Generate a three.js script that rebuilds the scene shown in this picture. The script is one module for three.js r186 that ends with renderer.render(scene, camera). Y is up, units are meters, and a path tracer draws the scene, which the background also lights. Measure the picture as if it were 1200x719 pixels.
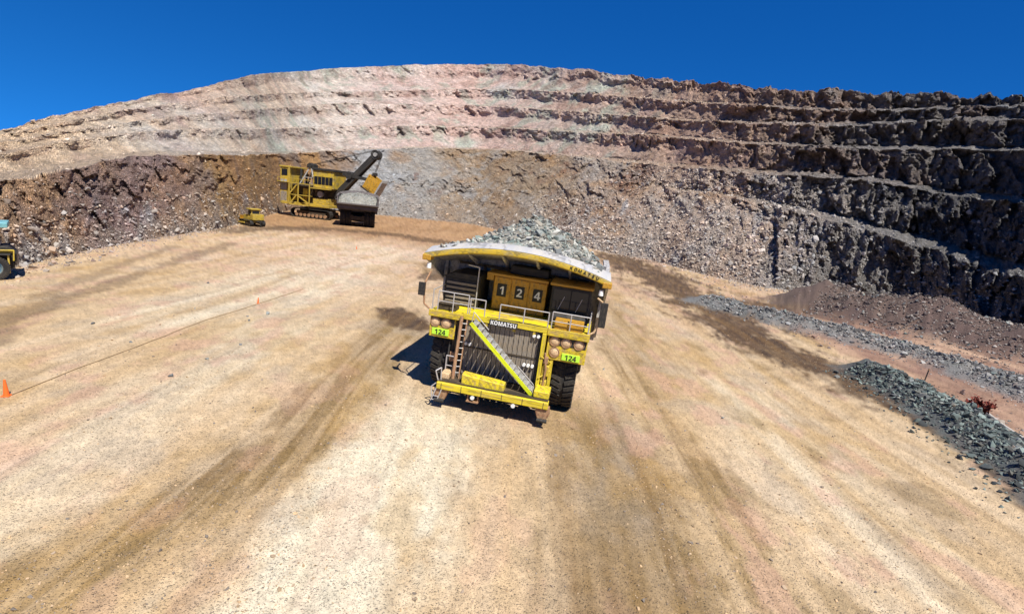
import * as THREE from 'three';
import { ImprovedNoise } from 'three/addons/math/ImprovedNoise.js';
import { mergeGeometries } from 'three/addons/utils/BufferGeometryUtils.js';
import { RoundedBoxGeometry } from 'three/addons/geometries/RoundedBoxGeometry.js';
import { ConvexGeometry } from 'three/addons/geometries/ConvexGeometry.js';
import { FontLoader } from 'three/addons/loaders/FontLoader.js';
import { TextGeometry } from 'three/addons/geometries/TextGeometry.js';

// ------------------------------------------------------------------ camera, sky, sun, exposure
const scene = new THREE.Scene();
const D = Math.PI / 180;
const camera = new THREE.PerspectiveCamera(61.86, 1024 / 613, 0.2, 9000);
camera.position.set(0, 10.4, 0);
camera.rotation.set(-11.9 * D, 0, 6.3 * D, 'YXZ');
const renderer = new THREE.WebGLRenderer({ antialias: true });
renderer.toneMapping = THREE.LinearToneMapping;
renderer.toneMappingExposure = 1.44;
renderer.shadowMap.enabled = true;
renderer.setSize(1024, 613);

{ // clear high-desert sky: deep blue, a little paler towards the horizon
  const W = 64, H = 256, px = new Float32Array(W * H * 4);
  for (let j = 0; j < H; j++) {
    const el = Math.max(0, ((j + .5) / H - .5) * 180);
    const k = Math.exp(-el / 9);
    const c = [.0015 + .016 * k, .052 + .14 * k, .24 + .38 * k];
    for (let i = 0; i < W; i++) px.set([...c, 1], (j * W + i) * 4);
  }
  const t = new THREE.DataTexture(px, W, H, THREE.RGBAFormat, THREE.FloatType);
  t.mapping = THREE.EquirectangularReflectionMapping; t.magFilter = t.minFilter = THREE.LinearFilter; t.needsUpdate = true;
  scene.background = t; scene.environment = t;
}
const sun = new THREE.DirectionalLight(new THREE.Color(1, .95, .86), 4.8);
sun.position.set(32, 100, 55.6).multiplyScalar(3);
sun.castShadow = true; sun.shadow.mapSize.set(4096, 4096);
Object.assign(sun.shadow.camera, { left: -260, right: 260, top: 260, bottom: -260, near: 1, far: 900 });
scene.add(sun, sun.target); sun.target.position.set(0, 0, -100);
sun.position.add(sun.target.position);

// ------------------------------------------------------------------ helpers
let seed = 20431;
const rnd = () => { seed = (seed + 0x6D2B79F5) | 0; let t = Math.imul(seed ^ (seed >>> 15), 1 | seed); t = (t + Math.imul(t ^ (t >>> 7), 61 | t)) ^ t; return ((t ^ (t >>> 14)) >>> 0) / 4294967296; };
const rr = (a, b) => a + (b - a) * rnd();
const IN = new ImprovedNoise();
const N = (x, y = 0, z = 0) => IN.noise(x + 311.7, y + 117.3, z + 503.1);
const fbm = (x, y, z, o = 4) => { let s = 0, a = .5; for (let i = 0; i < o; i++) { s += a * N(x, y, z); x *= 2.03; y *= 2.03; z *= 2.03; a *= .5; } return s; };
const ridge = (x, y, z, o = 3) => { let s = 0, a = .5; for (let i = 0; i < o; i++) { s += a * (1 - 2 * Math.abs(N(x, y, z))); x *= 2.1; y *= 2.1; z *= 2.1; a *= .5; } return s; };
const clamp = (v, a = 0, b = 1) => v < a ? a : v > b ? b : v;
const ss = (a, b, v) => { v = clamp((v - a) / (b - a)); return v * v * (3 - 2 * v); };
const lerp = (a, b, t) => a + (b - a) * t;
const lin = (r, g, b) => { const c = new THREE.Color().setRGB(r / 255, g / 255, b / 255, THREE.SRGBColorSpace); return [c.r, c.g, c.b]; };
const mix3 = (a, b, t) => [lerp(a[0], b[0], t), lerp(a[1], b[1], t), lerp(a[2], b[2], t)];
function segDist(x, z, pl) { // distance to a polyline on the ground and the share of its length
  let best = 1e9, at = 0;
  for (let i = 0; i < pl.length - 1; i++) {
    const [ax, az] = pl[i], [bx, bz] = pl[i + 1], dx = bx - ax, dz = bz - az;
    const t = clamp(((x - ax) * dx + (z - az) * dz) / (dx * dx + dz * dz));
    const d = Math.hypot(x - ax - dx * t, z - az - dz * t);
    if (d < best) { best = d; at = (i + t) / (pl.length - 1); }
  }
  return [best, at];
}
const taken = {};
const numbered = (n) => { const k = taken[n] = (taken[n] ?? -1) + 1; return k ? n + '_' + String(k).padStart(3, '0') : n; };
function tag(o, label, category, group, kind) {
  if (label) o.userData.label = label;
  if (category) o.userData.category = category;
  if (group) o.userData.group = group;
  if (kind) o.userData.kind = kind;
  return o;
}
function shadows(o) { o.castShadow = true; o.receiveShadow = true; return o; }
function thing(name, label, category, [x, y, z] = [0, 0, 0], turn = 0, group) {
  const o = new THREE.Group(); o.name = numbered(name); o.position.set(x, y, z); o.rotation.y = turn;
  scene.add(o); return tag(o, label, category, group);
}
const plain = (g) => { const q = g.index ? g.toNonIndexed() : g.clone(); for (const k of Object.keys(q.attributes)) if (!['position', 'normal', 'uv'].includes(k)) q.deleteAttribute(k); return q; };
function part(parent, name, geoms, mat, label) {
  const g = Array.isArray(geoms) ? (geoms.length > 1 ? mergeGeometries(geoms.map(plain)) : geoms[0]) : geoms;
  const m = shadows(new THREE.Mesh(g, mat)); m.name = name; parent.add(m);
  if (label) m.userData.label = label;
  return m;
}
const M4 = new THREE.Matrix4(), E0 = new THREE.Euler(), Q0 = new THREE.Quaternion(), V1 = new THREE.Vector3(1, 1, 1);
const put = (g, x, y, z, rx = 0, ry = 0, rz = 0) => g.applyMatrix4(M4.compose(new THREE.Vector3(x, y, z), Q0.setFromEuler(E0.set(rx, ry, rz)), V1));
const box = (x0, x1, y0, y1, z0, z1) => new THREE.BoxGeometry(x1 - x0, y1 - y0, z1 - z0).translate((x0 + x1) / 2, (y0 + y1) / 2, (z0 + z1) / 2);
const rbox = (x0, x1, y0, y1, z0, z1, r = .04) => new RoundedBoxGeometry(x1 - x0, y1 - y0, z1 - z0, 2, r).translate((x0 + x1) / 2, (y0 + y1) / 2, (z0 + z1) / 2);
const V = (a) => new THREE.Vector3(...a);
function rod(a, b, r = .03, n = 8, r2) { // round bar between two points
  const A = V(a), B = V(b), d = B.clone().sub(A), L = d.length();
  const g = new THREE.CylinderGeometry(r2 ?? r, r, L, n, 1);
  Q0.setFromUnitVectors(new THREE.Vector3(0, 1, 0), d.normalize());
  return g.applyMatrix4(M4.compose(A.add(B).multiplyScalar(.5), Q0, V1));
}
function bar(a, b, w, h) { // rectangular beam between two points, w across, h upright
  const A = V(a), B = V(b), L = A.distanceTo(B), o = new THREE.Object3D();
  o.position.copy(A).add(B).multiplyScalar(.5); o.lookAt(B); o.updateMatrix();
  return new THREE.BoxGeometry(w, h, L).applyMatrix4(o.matrix);
}
function prism(pts, z0, z1, bevel = 0) { // outline in x, y extruded in z
  const s = new THREE.Shape(pts.map(([x, y]) => new THREE.Vector2(x, y)));
  return new THREE.ExtrudeGeometry(s, { depth: z1 - z0 - 2 * bevel, bevelEnabled: bevel > 0, bevelSize: bevel, bevelThickness: bevel, bevelSegments: 1 }).translate(0, 0, z0 + bevel);
}
function sidePrism(pts, x0, x1) { // outline in z, y extruded in x
  const s = new THREE.Shape(pts.map(([z, y]) => new THREE.Vector2(-z, y)));
  return new THREE.ExtrudeGeometry(s, { depth: x1 - x0, bevelEnabled: false }).rotateY(Math.PI / 2).translate(x0, 0, 0);
}

// ------------------------------------------------------------------ textures: grain only
function grainTexture(size, seedN, paint) {
  const a = new Uint8Array(size * size * 4); seed = seedN; paint(a, size);
  const t = new THREE.DataTexture(a, size, size, THREE.RGBAFormat); t.wrapS = t.wrapT = THREE.RepeatWrapping;
  t.magFilter = THREE.LinearFilter; t.minFilter = THREE.LinearMipmapLinearFilter; t.generateMipmaps = true; t.needsUpdate = true; return t;
}
function tileNoise(size, cells, sd) { // periodic value noise 0..1
  const g = new Float32Array(cells * cells); seed = sd; for (let i = 0; i < g.length; i++) g[i] = rnd();
  return (x, y) => {
    const u = x / size * cells, v = y / size * cells, i = Math.floor(u), j = Math.floor(v); let fx = u - i, fy = v - j;
    fx = fx * fx * (3 - 2 * fx); fy = fy * fy * (3 - 2 * fy);
    const q = (a, b) => g[((b % cells + cells) % cells) * cells + ((a % cells + cells) % cells)];
    return lerp(lerp(q(i, j), q(i + 1, j), fx), lerp(q(i, j + 1), q(i + 1, j + 1), fx), fy);
  };
}
// gravelly sand, 6 m a side; colour values are a share of the vertex colour
const gravelH = new Float32Array(1024 * 1024);
const gravel = grainTexture(1024, 11, (a, S) => {
  const n1 = tileNoise(S, 64, 5), n2 = tileNoise(S, 256, 6), n3 = tileNoise(S, 16, 7), n4 = tileNoise(S, 512, 8);
  const tint = new Float32Array(S * S * 3);
  for (let y = 0; y < S; y++) for (let x = 0; x < S; x++) {
    const i = y * S + x, h = .35 * n1(x, y) + .3 * n2(x, y) + .2 * n3(x, y) + .15 * n4(x, y);
    gravelH[i] = h * .5; const v = .70 + .34 * h; tint[i * 3] = v; tint[i * 3 + 1] = v; tint[i * 3 + 2] = v;
  }
  seed = 99;
  for (let k = 0; k < 15000; k++) { // stones lying in the sand
    const r = rnd() < .93 ? rr(.7, 2.2) : rr(2.2, 5.5), cx = rnd() * S, cy = rnd() * S, e = rr(.6, 1), th = rnd() * 3.14, dark = rnd();
    const c = dark < .32 ? rr(.50, .78) : rr(.88, 1.14), w = rr(-.05, .06), R = Math.ceil(r);
    for (let dy = -R; dy <= R; dy++) for (let dx = -R; dx <= R; dx++) {
      const u = dx * Math.cos(th) + dy * Math.sin(th), v = (dy * Math.cos(th) - dx * Math.sin(th)) / e, q = (u * u + v * v) / (r * r);
      if (q > 1) continue;
      const i = (((cy + dy) & (S - 1)) * S) + ((cx + dx) & (S - 1));
      gravelH[i] = Math.max(gravelH[i], .45 + .55 * Math.sqrt(1 - q) * Math.min(1, r / 4));
      tint[i * 3] = c; tint[i * 3 + 1] = c * (1 - w * .3); tint[i * 3 + 2] = c * (1 + w);
    }
  }
  for (let i = 0; i < S * S; i++) { for (let c = 0; c < 3; c++) a[i * 4 + c] = clamp(tint[i * 3 + c] / 1.15) * 255; a[i * 4 + 3] = 255; }
});
const gravelBump = grainTexture(1024, 12, (a, S) => { for (let i = 0; i < S * S; i++) { const v = clamp(gravelH[i]) * 255; a[i * 4] = a[i * 4 + 1] = a[i * 4 + 2] = v; a[i * 4 + 3] = 255; } });
// broken rock, 20 m a side
const rockH = new Float32Array(1024 * 1024);
const rockTex = grainTexture(1024, 13, (a, S) => {
  const K = 62, px = [], n1 = tileNoise(S, 128, 25), n2 = tileNoise(S, 24, 26), n3 = tileNoise(S, 400, 27); seed = 31;
  for (let i = 0; i < K * K; i++) px.push([rnd(), rnd(), rnd(), rnd() - .5]);
  for (let y = 0; y < S; y++) for (let x = 0; x < S; x++) {
    const wx = x + 16 * (n1(x, y) - .5), wy = y + 16 * (n1(y, x) - .5), u = wx / S * K, v = wy / S * K, iu = Math.floor(u), iv = Math.floor(v);
    let d1 = 9, d2 = 9, cell = 0;
    for (let b = -1; b <= 1; b++) for (let c = -1; c <= 1; c++) {
      const id = (((iv + b) % K + K) % K) * K + (((iu + c) % K + K) % K), p = px[id], d = Math.hypot(iu + c + p[0] - u, iv + b + p[1] - v);
      if (d < d1) { d2 = d1; d1 = d; cell = id; } else if (d < d2) d2 = d;
    }
    const edge = clamp((d2 - d1) * 3.2), p = px[cell], i = y * S + x;
    rockH[i] = clamp(edge * (.45 + .5 * p[2]) + .25 * (n3(x, y) - .5));
    const val = clamp(.58 + .28 * p[2] + .18 * n2(x, y) + .16 * (n3(x, y) - .5) - .10 * (1 - edge));
    a[i * 4] = 255 * val; a[i * 4 + 1] = 255 * clamp(val * (1 + .05 * p[3])); a[i * 4 + 2] = 255 * clamp(val * (1 + .14 * p[3])); a[i * 4 + 3] = 255;
  }
});
const rockBump = grainTexture(1024, 14, (a, S) => { for (let i = 0; i < S * S; i++) { const v = rockH[i] * 255; a[i * 4] = a[i * 4 + 1] = a[i * 4 + 2] = v; a[i * 4 + 3] = 255; } });
// mottled dust film and scuffs for painted steel
const dustTex = (base, dust, amount, sd) => { const t = grainTexture(256, sd, (a, S) => {
  const n1 = tileNoise(S, 9, sd + 1), n2 = tileNoise(S, 40, sd + 2), n3 = tileNoise(S, 128, sd + 3);
  for (let y = 0; y < S; y++) for (let x = 0; x < S; x++) {
    const k = clamp((.5 * n1(x, y) + .3 * n2(x, y) + .2 * n3(x, y) - .40) * 2.6) * amount + .08 * n3(x, y), i = (y * S + x) * 4;
    const gr = 1 - .22 * clamp((.55 * n1(y, x) + .45 * n2(y + 60, x) - .52) * 5);   // oily grime in blotches
    for (let c = 0; c < 3; c++) a[i + c] = 255 * gr * lerp(base[c], dust[c], clamp(k)); a[i + 3] = 255;
  }
}); t.colorSpace = THREE.SRGBColorSpace; return t; };
// ------------------------------------------------------------------ the pit floor
const WIND_NEAR = [[28.6, -39], [28.5, -36], [28.4, -32], [27.4, -26.8], [26.4, -23.5], [25.2, -18], [24, -11]];
const WIND_FAR = [[25.5, -66], [29, -60], [34, -55], [38.6, -49], [40.2, -42], [41, -36]];
const SPOIL = [[44, -72], [52, -63], [57, -54], [61, -45]];
const TRUCK_AT = [-.56, 0, -22.9], TRUCK_TURN = -9 * D, TRUCK_LEAN = 1.5 * D;
function groundH(x, z) {
  const keep = 1 - ss(14, 26, Math.hypot(x - 2, (z + 29) * .75));      // level where the loaded truck drives
  const d2 = ss(16, 30, Math.hypot(x + 38, z + 126)) * ss(20, 32, Math.hypot(x + 55, z + 136)) * ss(8, 14, Math.hypot(x + 51, z + 98)) * ss(8, 14, Math.hypot(x + 43, z + 40));
  let h = (.34 * fbm(x * .06, 0, z * .022, 3)) * (1 - keep) * d2;
  h += .035 * fbm(x * .55, 3, z * .16, 3) * (.35 + .65 * (1 - keep));
  h += .016 * fbm(x * 2.2, 7, z * 1.7, 2);
  h -= Math.tan(TRUCK_LEAN) * ((x - TRUCK_AT[0]) * Math.cos(TRUCK_TURN) - (z - TRUCK_AT[2]) * Math.sin(TRUCK_TURN)) * keep;   // cross fall of the haul road
  h += .03 * (1 - keep) * ridge(x * .9 + .5 * N(x * .1, z * .03), 5, z * .03, 2) * ss(6, 12, x);  // wheel ruts towards the windrows
  { const w = x + .8 * N(x * .05, 1, z * .03); h += .026 * ss(.15, .7, 1 - 3 * Math.abs(N(w * 1.25, 33, z * .018))) * (ss(5, 8, x) + ss(-6, -9, x)) * (.4 + .6 * clamp(.5 + 2 * N(x * .2, 35, z * .1))); }   // lips left by wheels
  if (z > -22 && Math.abs(x - 4.9) < 2.6) h += .022 * Math.max(0, Math.sin((z + .45 * Math.abs(((x - 2.6 + 40) % 1.6) - .8)) * 17)) * ss(2.5, 1.8, Math.abs(x - 4.9)) * ss(-.1, .25, N(x * .5, 71, z * .3));   // tyre tread prints
  let [d] = segDist(x, z, WIND_NEAR);
  if (d < 7) h += ss(2.6, .2, d) * (1.05 + .5 * N(x * .35, 2, z * .35)) * ss(-8, -13, z) * (.85 + .25 * N(x * 1.3, 9, z * 1.3));
  [d] = segDist(x, z, WIND_FAR);
  if (d < 8) h += ss(3.4, .2, d) * (1.0 + .6 * N(x * .3, 4, z * .3)) * (.85 + .25 * N(x * 1.2, 9, z * 1.2));
  [d] = segDist(x, z, SPOIL);
  if (d < 14) h += ss(8.5, .5, d) * (3.6 + 2.0 * N(x * .12, 6, z * .12)) * (.9 + .2 * N(x * .6, 8, z * .6)) + ss(9, 6, d) * (.35 * ridge(x * .5, 3, z * .5, 3) + .12 * N(x * 2, 8, z * 2));
  return h;
}
const GC = {
  sand: lin(204, 174, 132), cream: lin(236, 224, 196), pale: lin(222, 197, 162), olive: lin(132, 106, 58), brown: lin(112, 84, 50), pink: lin(206, 170, 142), ochre: lin(184, 148, 90),
  dark: lin(66, 46, 33), red: lin(138, 100, 88), grey: lin(150, 148, 146), teal: lin(104, 112, 110), mauve: lin(92, 76, 72), gravel: lin(178, 166, 150), rose: lin(206, 164, 140),
};
const DARKS = [ // dark ground, mostly damp, churned earth: outline points and half width
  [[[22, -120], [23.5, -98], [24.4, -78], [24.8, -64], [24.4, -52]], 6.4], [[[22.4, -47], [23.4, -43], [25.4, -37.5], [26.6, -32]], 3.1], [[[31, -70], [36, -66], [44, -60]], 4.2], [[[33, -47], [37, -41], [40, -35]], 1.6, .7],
  [[[-9.4, -41], [-7.0, -37.6]], 1.5], [[[-27, -25], [-30.5, -30], [-34, -44], [-40, -71]], 1.0, .5], [[[-33, -34], [-37, -45], [-43, -64]], .8, .4], [[[25.6, -31], [25.0, -25], [24.0, -20]], .9], [[[-50, -86], [-46, -98], [-40, -108], [-26, -110], [-13, -104]], 4.5, .8], [[[-12, -96], [-9.5, -80], [-8.5, -62]], 3.4, .9],  // first: plain dark patch; last: dust smear behind the truck, painted on the floor
];
function groundColor(x, z) {
  const wob = 1.6 * N(x * .05, 1, z * .03) + .5 * N(x * .2, 2, z * .08);
  const u = x + wob, far = ss(-34, -70, z);
  const s1 = fbm(u * .75, 11, z * .035, 4), s2 = fbm(u * 2.6, 12, z * .10, 3), b1 = fbm(x * .16, 13, z * .09, 4), g1 = fbm(x * 1.4, 14, z * 1.1, 3);
  let c = mix3(GC.sand, GC.pale, clamp(.45 + 1.3 * s1 + .5 * b1));
  c = mix3(c, GC.pink, clamp(.25 + 1.4 * b1 + .9 * N(x * .04, 20, z * .02)) * .75 * ss(-2, 12, x + 6 * N(z * .05, 3)) + .35 * far * clamp(.5 + b1 * 2));
  c = mix3(c, GC.ochre, clamp(.15 + 1.7 * fbm(u * .3, 15, z * .06, 3)) * .55);
  // compacted wheel lanes and the pale crown between them
  const edge = 1.1 * N(x * .3, 21, z * .12) + .9 * N(x * .9, 22, z * .5) + .5 * N(x * 2.5, 23, z * 2);
  const lane = (cx, w, z0, z1) => ss(w + .9, w * .35, Math.abs(x + edge - cx)) * ss(z0 - 4, z0 + 3, z) * ss(z1 + 3, z1 - 4, z);
  const bend = -8.2 - ss(-20, -8, z) * 3.0;
  const sk = clamp(.55 + 2.6 * s2 + .8 * fbm(x * .9, 24, z * .35, 3));
  let dk = lane(bend, 2.0, -40, 2) * (.30 + .55 * sk);
  dk = Math.max(dk, lane(4.9, 2.3, -26, 4) * (.66 + .3 * s2 + .12 * sk), lane(8.6, 1.0, -46, -6) * (.1 + .6 * sk), lane(1.9, .5, -17, 4) * .4 * (1 + s2));
  dk = Math.max(dk, lane(-5.5, 1.2, -58, -30) * .42 * (1 + s2), lane(9.5, 2.2, -60, -28) * .35 * (1 + 2 * s2));
  c = mix3(c, mix3(GC.olive, GC.brown, clamp(.4 + 1.5 * b1)), clamp(dk + .35 * dk * g1));
  c = mix3(c, GC.cream, clamp(lane(-3.6 - ss(-20, -10, z) * .9, 2.7, -23, 4) * (.80 + .6 * s1) + lane(-14.5, 2.2, -34, 2) * .35 * (1 + s1) + lane(-22, 7, -90, -30) * .35 * (1 + 2 * s1) + lane(15.5, 3.2, -34, 0) * .22 * (1 + 2 * s1)));
  c = mix3(c, lin(226, 196, 170), .6 * ss(-44, -80, z) * ss(-48, -36, x) * ss(2, -8, x) * clamp(.7 + 1.6 * b1 + s1));
  // patches of grey gravel, yellow and rosy sand
  const pa = fbm(x * .32 + 7, 25, z * .2, 4), pb = fbm(x * .3, 26, z * .17 + 40, 4), pc = fbm(x * .5, 27, z * .3 + 80, 4);
  c = mix3(c, GC.gravel, ss(.08, .26, pa) * .3); c = mix3(c, GC.ochre, ss(.10, .28, pb) * .4); c = mix3(c, GC.rose, ss(.08, .26, pc) * .5 * (x > 6 || x < -14 ? 1 : .5)); c = mix3(c, GC.olive, ss(.14, .3, fbm(x * .4 + 31, 28, z * .22, 4)) * .42 * ss(0, 6, x));
  // thin darker wheel marks
  const mk = ss(.34, .52, N(u * 1.5, 31, z * .02)) * .22 + ss(.30, .5, N(u * 3.4 + 9, 32, z * .03)) * .2 * ss(4, 14, x);
  c = mix3(c, GC.brown, mk * (.5 + .8 * clamp(.5 + g1)));
  c = mix3(c, mix3(lin(150, 108, 64), lin(176, 134, 86), clamp(.5 + 2 * s1 + b1)), ss(-86, -108, z + 10 * N(x * .06, 9, z * .04)) * .8 * ss(14, 2, x));
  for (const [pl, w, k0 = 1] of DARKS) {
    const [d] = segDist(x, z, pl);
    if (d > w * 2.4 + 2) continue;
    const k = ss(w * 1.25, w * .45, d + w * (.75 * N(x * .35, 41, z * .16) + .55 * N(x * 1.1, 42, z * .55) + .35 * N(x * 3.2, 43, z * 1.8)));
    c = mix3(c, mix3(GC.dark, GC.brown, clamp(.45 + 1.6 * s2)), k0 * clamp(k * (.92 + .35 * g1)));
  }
  // ground beyond the windrows: reddish haul strip, grey spoil
  const [dn] = segDist(x, z, WIND_NEAR), [df, tf] = segDist(x, z, WIND_FAR), [dsp] = segDist(x, z, SPOIL);
  const beyond = ss(0, 3, x - 29 + 1.5 * N(z * .1, 5)) * ss(-70, -58, z);
  c = mix3(c, mix3(GC.red, GC.pink, clamp(.38 + 1.8 * fbm(x * .5, 51, z * .15, 3))), beyond * .8);
  const rag = 1.6 * N(x * .5, 52, z * .5) + .7 * N(x * 1.7, 53, z * 1.7);
  c = mix3(c, mix3(GC.grey, GC.teal, clamp(.5 + g1)), ss(4.4, 2.0, df + rag) * .9);
  c = mix3(c, GC.mauve, ss(9.5, 6, dsp + rag) * .9);
  c = mix3(c, mix3(GC.teal, GC.mauve, clamp(.3 + g1)), ss(3.0, 1.6, dn + rag * .6) * ss(-9, -14, z));
  const v = 1 + .30 * g1 + .16 * s2 + .24 * fbm(x * 5, 61, z * 4, 3) + .2 * N(x * 17, 62, z * 14);
  return [c[0] * v, c[1] * v, c[2] * v];
}
{
  const azs = []; for (let a = -75; a < -52; a += 1) azs.push(a); for (let a = -52; a <= 52; a += .13) azs.push(a); for (let a = 53; a <= 76; a += 1) azs.push(a);
  const rs = [.5, 4, 6.5]; const n = 430; for (let i = 0; i <= n; i++) rs.push(1 / lerp(1 / 8, 1 / 262, i / n));
  const nc = azs.length, nr = rs.length, pos = new Float32Array(nc * nr * 3), col = new Float32Array(nc * nr * 3), uv = new Float32Array(nc * nr * 2), idx = new Uint32Array((nc - 1) * (nr - 1) * 6);
  let p = 0;
  for (let i = 0; i < nc; i++) { const s = Math.sin(azs[i] * D), c = Math.cos(azs[i] * D);
    for (let j = 0; j < nr; j++) {
      const x = rs[j] * s, z = -rs[j] * c, k = i * nr + j;
      pos[k * 3] = x; pos[k * 3 + 1] = groundH(x, z); pos[k * 3 + 2] = z;
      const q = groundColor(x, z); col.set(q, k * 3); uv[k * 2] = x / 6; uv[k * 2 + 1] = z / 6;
      if (i < nc - 1 && j < nr - 1) { idx[p++] = k; idx[p++] = k + nr; idx[p++] = k + 1; idx[p++] = k + 1; idx[p++] = k + nr; idx[p++] = k + nr + 1; }
    } }
  const g = new THREE.BufferGeometry(); g.setAttribute('position', new THREE.BufferAttribute(pos, 3)); g.setAttribute('color', new THREE.BufferAttribute(col, 3));
  g.setAttribute('uv', new THREE.BufferAttribute(uv, 2)); g.setIndex(new THREE.BufferAttribute(idx, 1)); g.computeVertexNormals();
  const m = shadows(new THREE.Mesh(g, new THREE.MeshStandardMaterial({ name: 'gravelly sand', vertexColors: true, map: gravel, bumpMap: gravelBump, bumpScale: .06, roughness: 1, side: THREE.DoubleSide })));
  m.name = 'ground'; scene.add(m); tag(m, 'pale tan gravel floor of the open pit with wheel tracks', 'ground', null, 'structure');
  // the country round about, for the horizon behind the pit
  const out = shadows(new THREE.Mesh(new THREE.CircleGeometry(4200, 96).rotateX(-Math.PI / 2).translate(0, -.9, 0), new THREE.MeshStandardMaterial({ name: 'desert', color: new THREE.Color().setRGB(.36, .27, .18), roughness: 1 })));
  out.name = 'desert_terrain'; scene.add(out); tag(out, 'bare desert ground stretching away beyond the pit', 'terrain', null, 'structure');
}

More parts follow.
